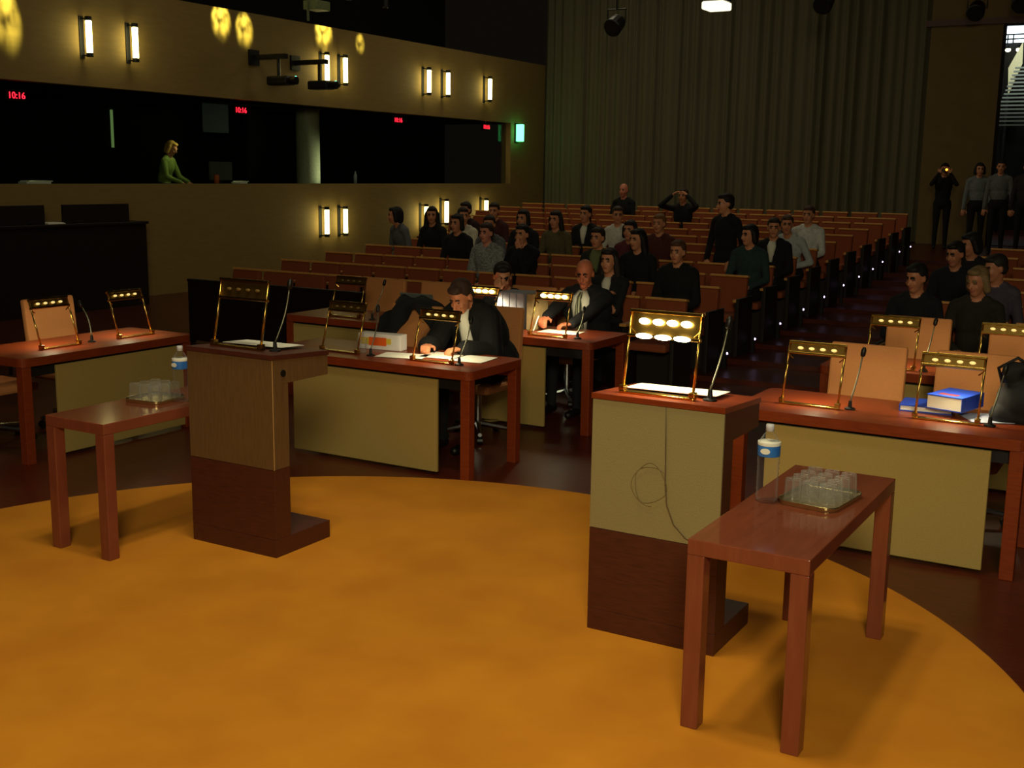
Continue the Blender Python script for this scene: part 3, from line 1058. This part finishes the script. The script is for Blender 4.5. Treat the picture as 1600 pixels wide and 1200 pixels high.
ORD = ['first', 'second', 'third', 'fourth', 'fifth', 'sixth', 'seventh', 'eighth', 'ninth', 'tenth', 'eleventh', 'twelfth', 'thirteenth', 'fourteenth']
tray('shiny tray of glasses on the side table nearest the camera', -1.205, 4.535, .24, .33, -.12)
k = 0
for r_ in range(4):
    for c_ in range(3):
        a, b = (-.072 + .072 * c_), (-.11 + .073 * r_)
        g = -.12
        tumbler('upside-down glass in the near tray, %s in row %s from the front' % (ORD[c_], ('one', 'two', 'three', 'four')[r_]), -1.205 + a * math.cos(g) - b * math.sin(g), 4.535 + a * math.sin(g) + b * math.cos(g), .7435, 'glasses on the near tray')
tray('shiny tray of glasses on the far table beside dark lectern', -4.955, 4.49, .25, .25, .1)
for r_ in range(3):
    for c_ in range(3):
        a, b = (-.074 + .074 * c_), (-.074 + .074 * r_)
        tumbler('upside-down glass in the far tray, %s in row %s from the front' % (ORD[c_], ('one', 'two', 'three')[r_]), -4.955 + a, 4.49 + b, .7435, 'glasses on the far tray')

# ------------------------------------------------------------------ desks with lamps, microphones, papers
desk('wooden desk of the man in the black robe', -5.80, -3.98, 6.25, 6.95, .29, .28)
desk('wooden desk in the second row where the suited man writes', -5.45, -3.93, 7.90, 8.60, .3, .42)
desk('wooden desk in the second row left of the robed man', -7.02, -5.52, 7.90, 8.60, .06, .3)
desk('wooden desk with blue books and black bag', -2.17, -.62, 6.15, 6.87, .2, .17)
desk('wooden desk in the second row beyond the blue books', -2.17, -.40, 7.90, 8.60, .2, .17)
desk('wooden desk turned sideways at the left picture edge', 0, 1.55, 0, .70, .3, .06, PI / 2, (-6.72, 5.72, 0))
LAMPS = [((-5.21, 6.44, .74), 0, 'off', 'unlit lamp on the robed man desk, beside the label box'), ((-4.41, 6.44, .74), 0, 'dim', 'dim lamp on the desk in front of the robed man'),
         ((-4.38, 8.02, .74), 0, 'bright', 'bright lamp on the desk of the suited writing man'), ((-5.06, 8.02, .74), 0, 'bright', 'bright lamp right behind the robed man head'),
         ((-6.45, 8.05, .74), 0, 'off', 'unlit lamp on the second-row desk at the left'),
         ((-1.80, 6.41, .74), 0, 'dim', 'dim lamp on the blue-book desk, the one nearer the aisle'), ((-1.06, 6.41, .74), 0, 'dim', 'dim lamp standing in front of the blue books'),
         ((-1.72, 8.02, .74), 0, 'dim', 'dim lamp in the second row, near the aisle'), ((-1.0, 8.02, .74), 0, 'dim', 'dim lamp in the second row above the black bag'),
         ((-6.97, 5.46, .74), PI / 2, 'dim', 'dim lamp on the sideways desk in front of a tan chair'), ((-6.97, 6.15, .74), PI / 2, 'dim', 'dim lamp at the far end of the sideways desk')]
for loc, rz, mode, l in LAMPS:
    desk_lamp(l, (loc[0], loc[1], .7405), rz, mode, .32, .34, .11)
mic('microphone on the blue-book desk beside the aisle-side lamp', (-1.58, 6.45, .7405), (.03, .09, .30))
mic('microphone on the blue-book desk beside the black bag', (-.84, 6.42, .7405), (.04, .07, .28))
mic('microphone on the second-row desk before a tan chair', (-1.5, 8.05, .7405), (.03, .12, .31))
mic('microphone standing in front of the white bib', (-4.20, 6.46, .7405), (.0, .14, .27))
mic('microphone beside the drinking glass on the robed man desk', (-4.93, 6.44, .7405), (-.04, .14, .30))
mic('microphone on the sideways desk at the left', (-7.0, 5.76, .7405), (-.12, .02, .26))
mic('microphone on the second-row desk at the left', (-6.15, 8.06, .7405), (.04, .12, .3))
mic('microphone before the suited writing man', (-4.13, 8.06, .7405), (-.02, .14, .2))

sheet('paper_sheet', 'white sheets near the label box on robed man desk', -4.74, 6.56, .7405, .34, .22, .25, n=3)
sheet('paper_sheet', 'white sheet under the robed man fist', -4.52, 6.73, .7405, .26, .26, .12, n=3)
sheet('paper_sheet', 'white sheet at the right end of robed man desk', -4.25, 6.72, .7405, .24, .28, .10, n=3)
sheet('paper_sheet', 'white sheet under the hands of the suited man', -4.42, 8.32, .7405, .34, .2, .05, n=3)
# white label box
bx = thing('label_box', 'white file box with orange and yellow label on the desk', 'box', (-5.05, 6.74, .7405), .12)
MB().box(-.175, .175, -.05, .05, 0, .115, .004).build('case', mat('white_card', (222, 216, 214), .7, var=.03), bx)
MB().box(-.085, .06, -.0525, -.0505, .03, .09).build('orange_label', mat('orange_label', (232, 96, 30), .6, var=.03), bx)
MB().box(-.15, -.085, -.0525, -.0505, .035, .085).box(.06, .1, -.0525, -.0505, .045, .085).build('yellow_label', mat('yellow_label', (212, 184, 60), .6, var=.03), bx)
gl = MB().lathe([(.03, 0), (.036, .1), (.034, .1), (.028, .006), (.002, .006), (.002, 0)], 20, close=True).build('drinking_glass', GLASS, None, True)
gl.location = (-5.07, 6.52, .7405)
tag(gl, 'upright drinking glass beside the label box', 'glass')

# blue books, bag
bk = thing('blue_book', 'thin blue book lying flat under the thick one', 'book', (-1.20, 6.70, .7405), .08)
BLU = mat('blue_cover', (34, 70, 190), .45, var=.06)
MB().box(-.15, .13, -.11, .13, 0, .006).box(-.15, .13, -.11, .13, .03, .036).box(-.15, -.144, -.11, .13, .006, .03).build('cover', BLU, bk)
MB().box(-.143, .125, -.105, .125, .006, .03).build('page_block', PAPER, bk)
bk = thing('blue_book', 'thick blue book with red title and white page edges', 'book', (-1.06, 6.66, .7775), -.25)
MB().box(-.10, .10, -.14, .14, 0, .006).box(-.10, .10, -.14, .14, .074, .08).box(.095, .10, -.14, .14, .006, .074).build('cover', BLU, bk)
MB().box(-.096, .094, -.136, .134, .006, .074).build('page_block', PAPER, bk)
MB().box(-.06, .05, -.10, -.05, .0802, .0808).build('red_title', mat('red_title', (120, 44, 50), .6), bk)
sheet('loose_papers', 'loose white papers beside the thick blue book', -.90, 6.62, .7405, .2, .26, .5, mat('bluish_paper', (190, 196, 220), .8), 4)
BAGM = mat('black_nylon', (12, 12, 14), .75, var=.25, scale=20)
bg = thing('black_bag', 'slumped black bag on the blue-book desk', 'bag', (-.72, 6.63, .7405), .15)
pr = [('e', (0, 0, .12), (.13, .11, .13), np.eye(3), 'bag'), ('e', (.03, .02, .22), (.10, .08, .12), np.eye(3), 'bag'), ('e', (-.05, -.02, .26), (.06, .06, .07), np.eye(3), 'bag'),
      ('c', (-.1, -.03, .04), (.12, -.03, .04), .06, .06, 'bag'), ('c', (-.09, -.05, .26), (.02, -.06, .32), .03, .025, 'bag')]
me = skin_mesh(pr, .012, {'bag': BAGM}, 'body')
bo = bpy.data.objects.new('body', me)
COL.objects.link(bo)
bo.parent = bg
MB().tube([(-.1, -.06, .2), (-.13, -.1, .3), (-.04, -.1, .36), (.05, -.06, .3)], .009, 8).build('handle', BAGM, bg, True)
MB().box(-.115, -.095, -.115, -.098, .2, .225).build('buckle', CHROME, bg)

# binders and a laptop-like box on the second-row desk
GB = mat('grey_binder', (150, 152, 168), .6, var=.1)
for k in range(5):
    o = MB().box(-.03, .03, -.13, .13, 0, .30, .003).box(-.028, .028, -.131, -.13, .1, .2).build('ring_binder', GB if k < 4 else mat('tan_binder', (150, 130, 90), .6))
    o.location = (-4.98 + .066 * k + (.03 if k == 4 else 0), 8.40, .7405)
    tag(o, ('grey ring binder behind the robed man shoulder, leftmost', 'grey ring binder, second of the row behind the robed man', 'grey ring binder, third of the row behind the robed man', 'grey ring binder, fourth of the row behind the robed man', 'tan ring binder at the end of the grey binders')[k], 'binder', 'binders on the second-row desk')
lp = thing('laptop', 'dark grey laptop open on the second-row desk', 'laptop', (-5.72, 8.2, .7405), 0)
MB().box(-.17, .17, -.02, .22, 0, .02, .004).build('keyboard_base', DARKM, lp)
MB().box(-.17, .17, -.012, 0, 0, .24, .003, 0, Matrix.Translation((0, -.02, .02)) @ Matrix.Rotation(.25, 4, 'X')).build('screen_lid', mat('laptop_grey', (96, 104, 104), .4), lp)

# chairs
CH = [((-1.70, 7.05), 0, 'tan swivel chair behind the blue-book desk, nearer the aisle'), ((-1.06, 7.07), 0, 'tan swivel chair directly behind the blue books'),
      ((-1.74, 8.76), 0, 'tan swivel chair in the second row, nearer the aisle'), ((-1.0, 8.74), 0, 'tan swivel chair in the second row above the black bag'),
      ((-4.66, 7.44), 0, 'tan swivel chair under the robed man'), ((-5.2, 7.12), 0, 'tan swivel chair with the black gown thrown over'),
      ((-4.74, 9.06), 0, 'swivel chair of the suited writing man'), ((-5.22, 9.02), 0, 'swivel chair of the man covering his face'),
      ((-6.72, 8.76), 0, 'tan swivel chair behind the second-row desk, farther left'), ((-6.08, 8.78), 0, 'tan swivel chair behind the dark laptop'),
      ((-7.56, 6.04), PI / 2, 'tan swivel chair behind the sideways desk'), ((-7.56, 5.30), PI / 2, 'tan swivel chair cut off by the left picture edge')]
for (x, y), rz, l in CH:
    office_chair(l, (x, y, 0), rz)
# black gown over a chair back
gv, gf = [], []
N, Mm = 22, 14
for i in range(N + 1):
    u = -1 + 2 * i / N
    for j in range(Mm + 1):
        v = j / Mm
        x = u * .30 - .02
        drop = max(0, abs(u) - .42) * .75 + (.10 if u < -.6 else 0)
        if v < .5:
            y = -.055 - .02 * math.sin(u * 9) - .05 * (0.5 - v)
            z = -(0.5 - v) * (.36 + .9 * max(0, -u - .25) - .28 * max(0, 1 - abs(u - .15) * 2.2)) - drop * .3
        else:
            y = .085 + .02 * math.sin(u * 8 + 1) + .05 * (v - .5)
            z = -(v - .5) * .8 - drop * .3
        if abs(v - .5) < .08:
            y = .015
            z = .03 - drop * .3
        gv.append((x, y, z + .012 * math.sin(u * 12)))
for i in range(N):
    for j in range(Mm):
        a = i * (Mm + 1) + j
        gf.append((a, a + 1, a + Mm + 2, a + Mm + 1))
gw = MB().add(gv, gf).build('black_gown', cloth((16, 16, 20)), None, True)
gw.location = (-5.2, 7.42, 1.02)
gw.scale = (1.2, 1.1, 1.15)
sm = gw.modifiers.new('thickness', 'SOLIDIFY')
sm.thickness = .014
tag(gw, 'black gown draped over an empty tan chair', 'gown')

# ------------------------------------------------------------------ side bench in front of the left wall
BENCHW = mat('black_brown_wood', (26, 15, 11), .5, var=.2, scale=8, stretch=(1, 1, 8))
sb = thing('side_bench', 'long dark wooden bench block in front of the left wall', 'bench', (-13.5, 12.2, 0), 0)
MB().box(-.03, 0, -9, 0, 0, 1.2).build('front_panel', BENCHW, sb)
MB().box(-.75, .03, -9, .03, 1.2, 1.24, .006).build('bench_top', BENCHW, sb)
MB().box(-.72, -.03, -.04, 0, 0, 1.2).build('end_panel', BENCHW, sb)
for a, b, l in ((10.8, 11.96, 'dark upright panel standing on the side bench, farther one'), (8.9, 10.5, 'dark upright panel standing on the side bench, nearer one')):
    p = thing('bench_screen', l, 'screen', (-13.6, (a + b) / 2, 1.241), 0, 'dark panels on the side bench')
    MB().box(-.02, .02, (a - b) / 2, (b - a) / 2, 0, .26, .004).build('panel_board', BENCHW, p)
    for s in (-1, 1):
        MB().box(-.08, .08, s * (b - a) * .35 - .02, s * (b - a) * .35 + .02, 0, .02).build('panel_foot', DARKM, p)
o = MB().box(-.12, .12, -.14, .14, 0, .012).box(-.11, .1, -.13, .13, .012, .02).build('bench_papers', PAPER)
o.location = (-13.65, 10.65, 1.241)
tag(o, 'small stack of papers between the dark bench panels', 'paper')

# ------------------------------------------------------------------ audience seats
bar = thing('front_barrier', 'low dark wooden barrier before the first audience row', 'barrier', (0, 9.78, 0), 0)
for k in range(4):
    a = -10.15 + k * 1.1
    MB().box(a + .004, a + 1.096, -.02, .02, .03, .72).build('barrier_panel', BENCHW, bar)
    MB().box(a, a + .04, -.03, .05, 0, .03).build('barrier_foot', BENCHW, bar)
MB().box(-10.15, -5.75, -.03, .03, .72, .75, .004).build('barrier_rail', BENCHW, bar)


def seat_proto(name):
    t = thing(name, 'x', 'seat', (0, 0, 0))
    M_ = Matrix.Translation((0, .12, .36)) @ Matrix.Rotation(-.16, 4, 'X')
    MB().box(-.215, .215, 0, .07, .0, .46, .018, 0, M_).build('backrest', SEATF, t)
    MB().box(-.22, .22, -.004, .076, .46, .485, .006, 0, M_).build('top_rail', SEATW, t)
    MB().box(-.205, .205, -.26, .13, .36, .44, .02).build('seat_cushion', SEATF, t)
    MB().box(-.19, .19, -.02, .10, 0, .36).build('pedestal', SEATD, t)
    for s in (-1, 1):
        a = s * .237
        ar = MB().box(a - .022, a + .022, -.25, .13, .58, .61, .006).build('armrest', SEATW, t)
        MB().box(a - .012, a + .012, -.20, .12, .0, .58).build('arm_panel', SEATD, ar)
    return t


proto = seat_proto('audience_seat')
protor = seat_proto('audience_seat')
MB().box(.252, .285, -.25, .2, 0, .62, .004).build('end_panel', SEATD, protor)
protol = seat_proto('audience_seat')
MB().box(-.285, -.252, -.25, .2, 0, .62, .004).build('end_panel', SEATD, protol)
used = set()


def place_seat(p, x, i, label, group):
    o = p if id(p) not in used else copy_tree(p)
    used.add(id(p))
    o.location = (x, ROWY + ROWD * i, row_z(i))
    tag(o, label, 'seat', group)


SX = lambda j: -4.42 - .5 * j
for i in range(NR):
    for j in range(12 + (3 if i >= 8 else 0)):
        place_seat(protor if j == 0 else proto, SX(j), i, 'rust-brown seat, %s row from the front, %s from the aisle, beside the wall lamps' % (ORD[i], ORD[j] if j < 14 else 'fifteenth'), 'audience seats between aisle and wall')
for i in range(7):
    for j in range(3):
        place_seat(protol if j == 0 else proto, -2.02 + .5 * j, i, 'dim seat across the aisle, %s row from the front, %s from the aisle' % (ORD[i], ORD[j]), 'audience seats across the aisle')
# aisle lights on the row ends
DOTS = [(11.36, .21), (12.23, .26), (13.11, .34), (14.01, .42), (14.91, .5), (15.84, .58), (16.65, .64), (17.44, .70), (18.03, .77), (19.14, .87), (19.95, .91)]
for n, (y, z) in enumerate(DOTS):
    t = thing('aisle_light', 'tiny violet aisle light, %s from the front' % ORD[n], 'light', (-4.1, y, z), 0, 'violet aisle lights')
    fl = row_z(max(0, min(NR - 1, int((y - ROWY + .4) / ROWD))))
    MB().ball((.022, 0, 0), .013, 8, 6).build('led', VIOLET, t)
    MB().box(-.015, .02, -.02, .02, fl - z, .03).build('light_post', DARKM, t)

# ------------------------------------------------------------------ the two men at the desks
MV = .0075
o, up, hp, S, RH = person('robed man with white bib bent over papers at the front desk', (-4.58, 7.42, 0), 0, True, lean=.46, yaw=-.06, hpitch=.6, pz=.56, tall=1.1, hdrop=.10, hfwd=.03,
                          bulk=1.12, hands=((-.12, -.62, .79), (.15, -.60, .785)), handdir=((.45, -.85, .0), (-.5, -.85, -.05)), top=(9, 9, 11), bottom=(12, 12, 15), hair=(64, 44, 34), hairstyle='short', voxel=MV, robe=True, group='people at the desks', curl=1.1, skinc=(216, 140, 100))


def bib(parent, up, pts, m, name, th=.012):
    """strip lying on the chest: pts = (half width, y, z) in the torso frame"""
    vs, fs = [], []
    for hw, y, z in pts:
        for u in (-1, -.5, 0, .5, 1):
            vs.append(up(u * hw, y + abs(u) ** 2 * .02, z))
    n = 5
    for i in range(len(pts) - 1):
        for k in range(n - 1):
            fs.append((i * n + k, i * n + k + 1, (i + 1) * n + k + 1, (i + 1) * n + k))
    b = MB().add([tuple(float(c) for c in v) for v in vs], fs).build(name, m, parent, True)
    s = b.modifiers.new('thickness', 'SOLIDIFY')
    s.thickness = th
    return b


WHITEC = mat('white_cotton', (226, 224, 208), .8, var=.05, scale=12)
bib(o, up, [(.05, -.10, .52), (.045, -.135, .46), (.05, -.152, .38), (.055, -.162, .28), (.058, -.165, .2)], WHITEC, 'white_bib')
pen = MB().tube([(0, 0, 0), (.02, .05, .12)], .005, 8).build('pen', mat('white_pen', (220, 220, 220), .4))
pen.location = (-4.62, 8.22, .745)
tag(pen, 'white pen in the hand of the suited man', 'pen')

o, up, hp, S, RH = person('balding man in dark suit and striped tie writing in the second row', (-4.50, 9.0, 0), 0, True, lean=.14, yaw=.22, hpitch=.32, pz=.555, tall=.95,
                          hands=((-.13, -.66, .80), (.10, -.55, .785)), handdir=((.3, -.9, -.1), (-.75, -.6, .0)), top=(16, 17, 22), bottom=(16, 17, 22), hair=(40, 28, 22), hairstyle='bald', voxel=MV, group='people at the desks', bulk=1.24, w=1.12, curl=.9, skinc=(206, 122, 88))
bib(o, up, [(.035, -.085, .525), (.075, -.135, .47), (.075, -.155, .38), (.062, -.16, .28), (.045, -.155, .16)], WHITEC, 'shirt_front')
TIE = mat('striped_tie', (56, 62, 50), .6, kind='wave', scale=14, rgb2=(170, 170, 140), stretch=(1, 0, 1.2))
bib(o, up, [(.012, -.115, .515), (.022, -.163, .475), (.018, -.172, .46), (.028, -.188, .38), (.036, -.194, .28), (.038, -.19, .17)], TIE, 'necktie', .008)

o, up, hp, S, RH = person('man in dark jacket leaning over with a hand across his face', (-5.22, 8.98, 0), .1, True, lean=.5, yaw=.5, hpitch=.35, pz=.555, tall=.96,
                          hands=((-.2, -.5, .80), (.06, -.52, 1.02)), handdir=((.6, -.7, 0), (-.3, .3, .9)), top=(15, 15, 18), hair=(26, 20, 18), hairstyle='short', voxel=.011, group='people at the desks', curl=.5)
bib(o, up, [(.04, -.075, .53), (.07, -.115, .47), (.055, -.13, .36), (.03, -.13, .25)], mat('pale_pink_shirt', (196, 180, 190), .8), 'shirt_front')

# ------------------------------------------------------------------ people in the audience
LAP = None
CHIN = ((-.16, -.24, .64), (.05, -.22, 1.02))
CROSS = ((.06, -.24, .86), (-.06, -.26, .82))
A = 'seated audience'
AUD = [  # row, x, label, top, hair, style, kwargs
    (4, 11, 'dark-haired person in grey top leaning sideways, end of the group by the wall', (96, 98, 104), (20, 16, 14), 'bob', dict(yaw=-.6, lean=.25, rz=-.4)),
    (4, 10, 'person with long dark hair in black below the wall lamp pair', (20, 20, 22), (22, 16, 14), 'long', dict(yaw=.5)),
    (4, 9, 'person in white shirt next to the long dark hair', (214, 206, 186), (40, 30, 24), 'short', dict(yaw=.8, lean=-.02)),
    (3, 8, 'person in black sitting between white shirt and patterned tops', (22, 20, 22), (26, 20, 18), 'bob', {}),
    (5, 10, 'dark-clad person higher up beside the last wall lamp', (46, 26, 26), (26, 18, 16), 'short', {}),
    (5, 9, 'person in maroon top high up near the curtain corner', (72, 34, 34), (40, 26, 20), 'short', dict(yaw=.3)),
    (2, 6, 'pink-faced person in pale grey patterned top', (136, 138, 140), (52, 36, 28), 'short', dict(pattern=True, skinc=(214, 140, 120), bulk=1.1)),
    (3, 7, 'person in grey checked top behind the pale grey one', (104, 104, 110), (40, 30, 26), 'short', dict(pattern=True, yaw=.4)),
    (2, 5, 'person in black resting chin on a hand', (15, 15, 18), (24, 18, 16), 'short', dict(hands=CHIN, bulk=1.1)),
    (4, 7, 'person with dark bob and black top behind the chin rester', (26, 24, 26), (24, 18, 16), 'bob', {}),
    (4, 6, 'person in olive cardigan with dark hair', (92, 84, 56), (26, 20, 18), 'long', {}),
    (5, 6, 'person in black jacket and pale collar with raised hair bun', (24, 26, 28), (20, 16, 14), 'ponytail', {}),
    (10, 9, 'bald person in black alone in the back rows', (16, 16, 20), (80, 60, 50), 'bald', dict(lean=0, skinc=(210, 130, 104))),
    (5, 5, 'person in bright white shirt in the middle rows', (206, 204, 196), (60, 44, 36), 'short', dict(yaw=.5)),
    (3, 3, 'person in pink and dark top left of the dark jacket', (92, 40, 50), (26, 18, 16), 'bob', {}),
    (4, 3, 'blond person in dark red above the dark-haired row', (80, 36, 30), (120, 84, 48), 'short', {}),
    (2, 2, 'person in black with long dark hair near the aisle end', (18, 18, 22), (20, 15, 14), 'long', dict(yaw=-.3)),
    (2, 3, 'person in pale green scarf and dark coat', (36, 40, 36), (40, 28, 22), 'short', {}),
    (0, 1, 'woman with white collar and crossed arms in the first row', (26, 26, 26), (36, 26, 22), 'long', dict(hands=CROSS, sleeve=False, w=.92)),
    (1, 0.3, 'broad person in dark jacket in the second row by the aisle', (17, 18, 19), (84, 56, 40), 'short', dict(bulk=1.15)),
    (3, 0, 'person in blue-green top with dark hair at the aisle', (40, 60, 62), (20, 16, 14), 'bob', dict(yaw=-.5)),
    (4, 0, 'man in dark suit with white shirt at the aisle end', (18, 18, 22), (40, 28, 22), 'short', dict(yaw=.3)),
    (6, 0.2, 'person in white shirt with raised arm at the aisle end', (206, 208, 206), (70, 46, 34), 'short', dict(hands=((-.30, -.16, 1.12), (.1, -.3, .62)))),
    (5, 0.1, 'person in pale grey shirt leaning out into the aisle', (176, 182, 186), (70, 50, 36), 'short', dict(lean=.4, yaw=.3)),
]
for i, j, l, topc, hairc, style, kw in AUD:
    kw = dict(kw)
    rz = kw.pop('rz', 0.)
    o, up, hp, S, RH = person(l, (SX(j), ROWY + ROWD * i + .0, row_z(i)), rz, True, top=topc, hair=hairc, hairstyle=style, group=A, lean=kw.pop('lean', .06), hpitch=kw.pop('hpitch', .08), **kw)
    if 'dark suit with white' in l or 'white collar' in l or 'pale collar' in l:
        bib(o, up, [(.04, -.07, .51), (.055, -.115, .45), (.04, -.132, .36), (.02, -.13, .26)], WHITEC, 'shirt_front')
    if 'green scarf' in l:
        bib(o, up, [(.06, -.06, .53), (.07, -.12, .46), (.055, -.14, .36), (.04, -.14, .28)], mat('pale_green_cloth', (110, 120, 80), .9), 'scarf', .02)
o, up, hp, S, RH = person('person in black holding a small camera up in the back rows', (SX(6), ROWY + ROWD * 9, row_z(9)), 0, True, hands=((-.12, -.2, 1.2), (.14, -.2, 1.2)), top=(18, 18, 20), hair=(60, 40, 34), group=A, lean=0)
for x, i, l, topc, hairc, st_ in ((-2.02, 0, 'broad dark-clad person across the aisle behind the lawyers chairs', (15, 17, 24), (20, 18, 18), 'short'), (-1.53, 0, 'light-haired person across the aisle in the front row', (38, 34, 28), (124, 100, 66), 'bob'),
                                  (-1.52, 1, 'person in violet-grey top across the aisle, second row', (72, 64, 80), (34, 26, 24), 'short'), (-2.02, 3, 'dark-haired person across the aisle, fourth row', (24, 24, 28), (22, 20, 18), 'bob'), (-2.02, 2, 'person in dark blue across the aisle, third row', (18, 20, 30), (24, 20, 18), 'short')):
    person(l, (x, ROWY + ROWD * i, row_z(i)), 0, True, top=topc, hair=hairc, hairstyle=st_, group='people seated across the aisle', yaw=-.9 if i % 2 else -.4, hpitch=.25, skinc=(190, 124, 92))
# standing people
ST = 'standing people'
person('dark-clad man standing at the end of a row by the aisle', (-4.85, 13.30, row_z(3)), -.4, False, lean=.03, top=(12, 12, 14), bottom=(12, 12, 14), hair=(18, 14, 12), group=ST, tall=.96, yaw=-.4, hands=((-.2, -.12, .86), (.2, -.12, .86)))
o, up, hp, S, RH = person('person in black filming with a glowing camera before the wall panel', (-4.42, 24.3, BACKZ), .2, False, lean=0, top=(14, 14, 15), bottom=(12, 12, 13), hair=(16, 14, 14), group=ST, tall=.97, hands=((-.1, -.25, 1.47), (.1, -.25, 1.47)))
cm_ = thing('compact_camera', 'small camera with glowing orange light held at the face', 'camera', (-4.36, 23.95, BACKZ + 1.52), .2)
MB().box(-.055, .055, -.02, .02, -.03, .035, .006).build('body', BLACKM, cm_)
MB().tube([(0, -.02, 0), (0, -.05, 0)], .022, 12).build('lens', BLACKM, cm_)
MB().ball((.035, -.024, .02), .02, 8, 6).build('focus_light', AMBER, cm_)
person('person in grey jacket standing before the tall opening, leftmost of three', (-3.62, 23.3, BACKZ), .3, False, lean=0, top=(112, 118, 122), bottom=(15, 15, 18), hair=(20, 18, 18), hairstyle='bob', group=ST, tall=.97)
person('person in grey shirt standing before the tall opening, middle of three', (-3.22, 23.1, BACKZ), .1, False, lean=0, top=(100, 104, 104), bottom=(14, 14, 16), hair=(24, 20, 18), group=ST, tall=1.0)
person('person in dark top standing at the right picture edge', (-2.75, 23.0, BACKZ), 0, False, lean=0, top=(40, 34, 36), bottom=(14, 14, 16), hair=(20, 18, 18), group=ST, tall=1.0)
# interpreter in the booth
ip, up, hp, S, RH = person('blonde interpreter in yellow-green top reading in the booth', (-15.42, 14.35, 1.18), 1.9, True, lean=.25, hpitch=.45, top=(120, 140, 60), bottom=(30, 30, 30), hair=(206, 160, 70), hairstyle='bob', group='interpreters', w=.9, hands=((-.14, -.42, .60), (.14, -.42, .60)))
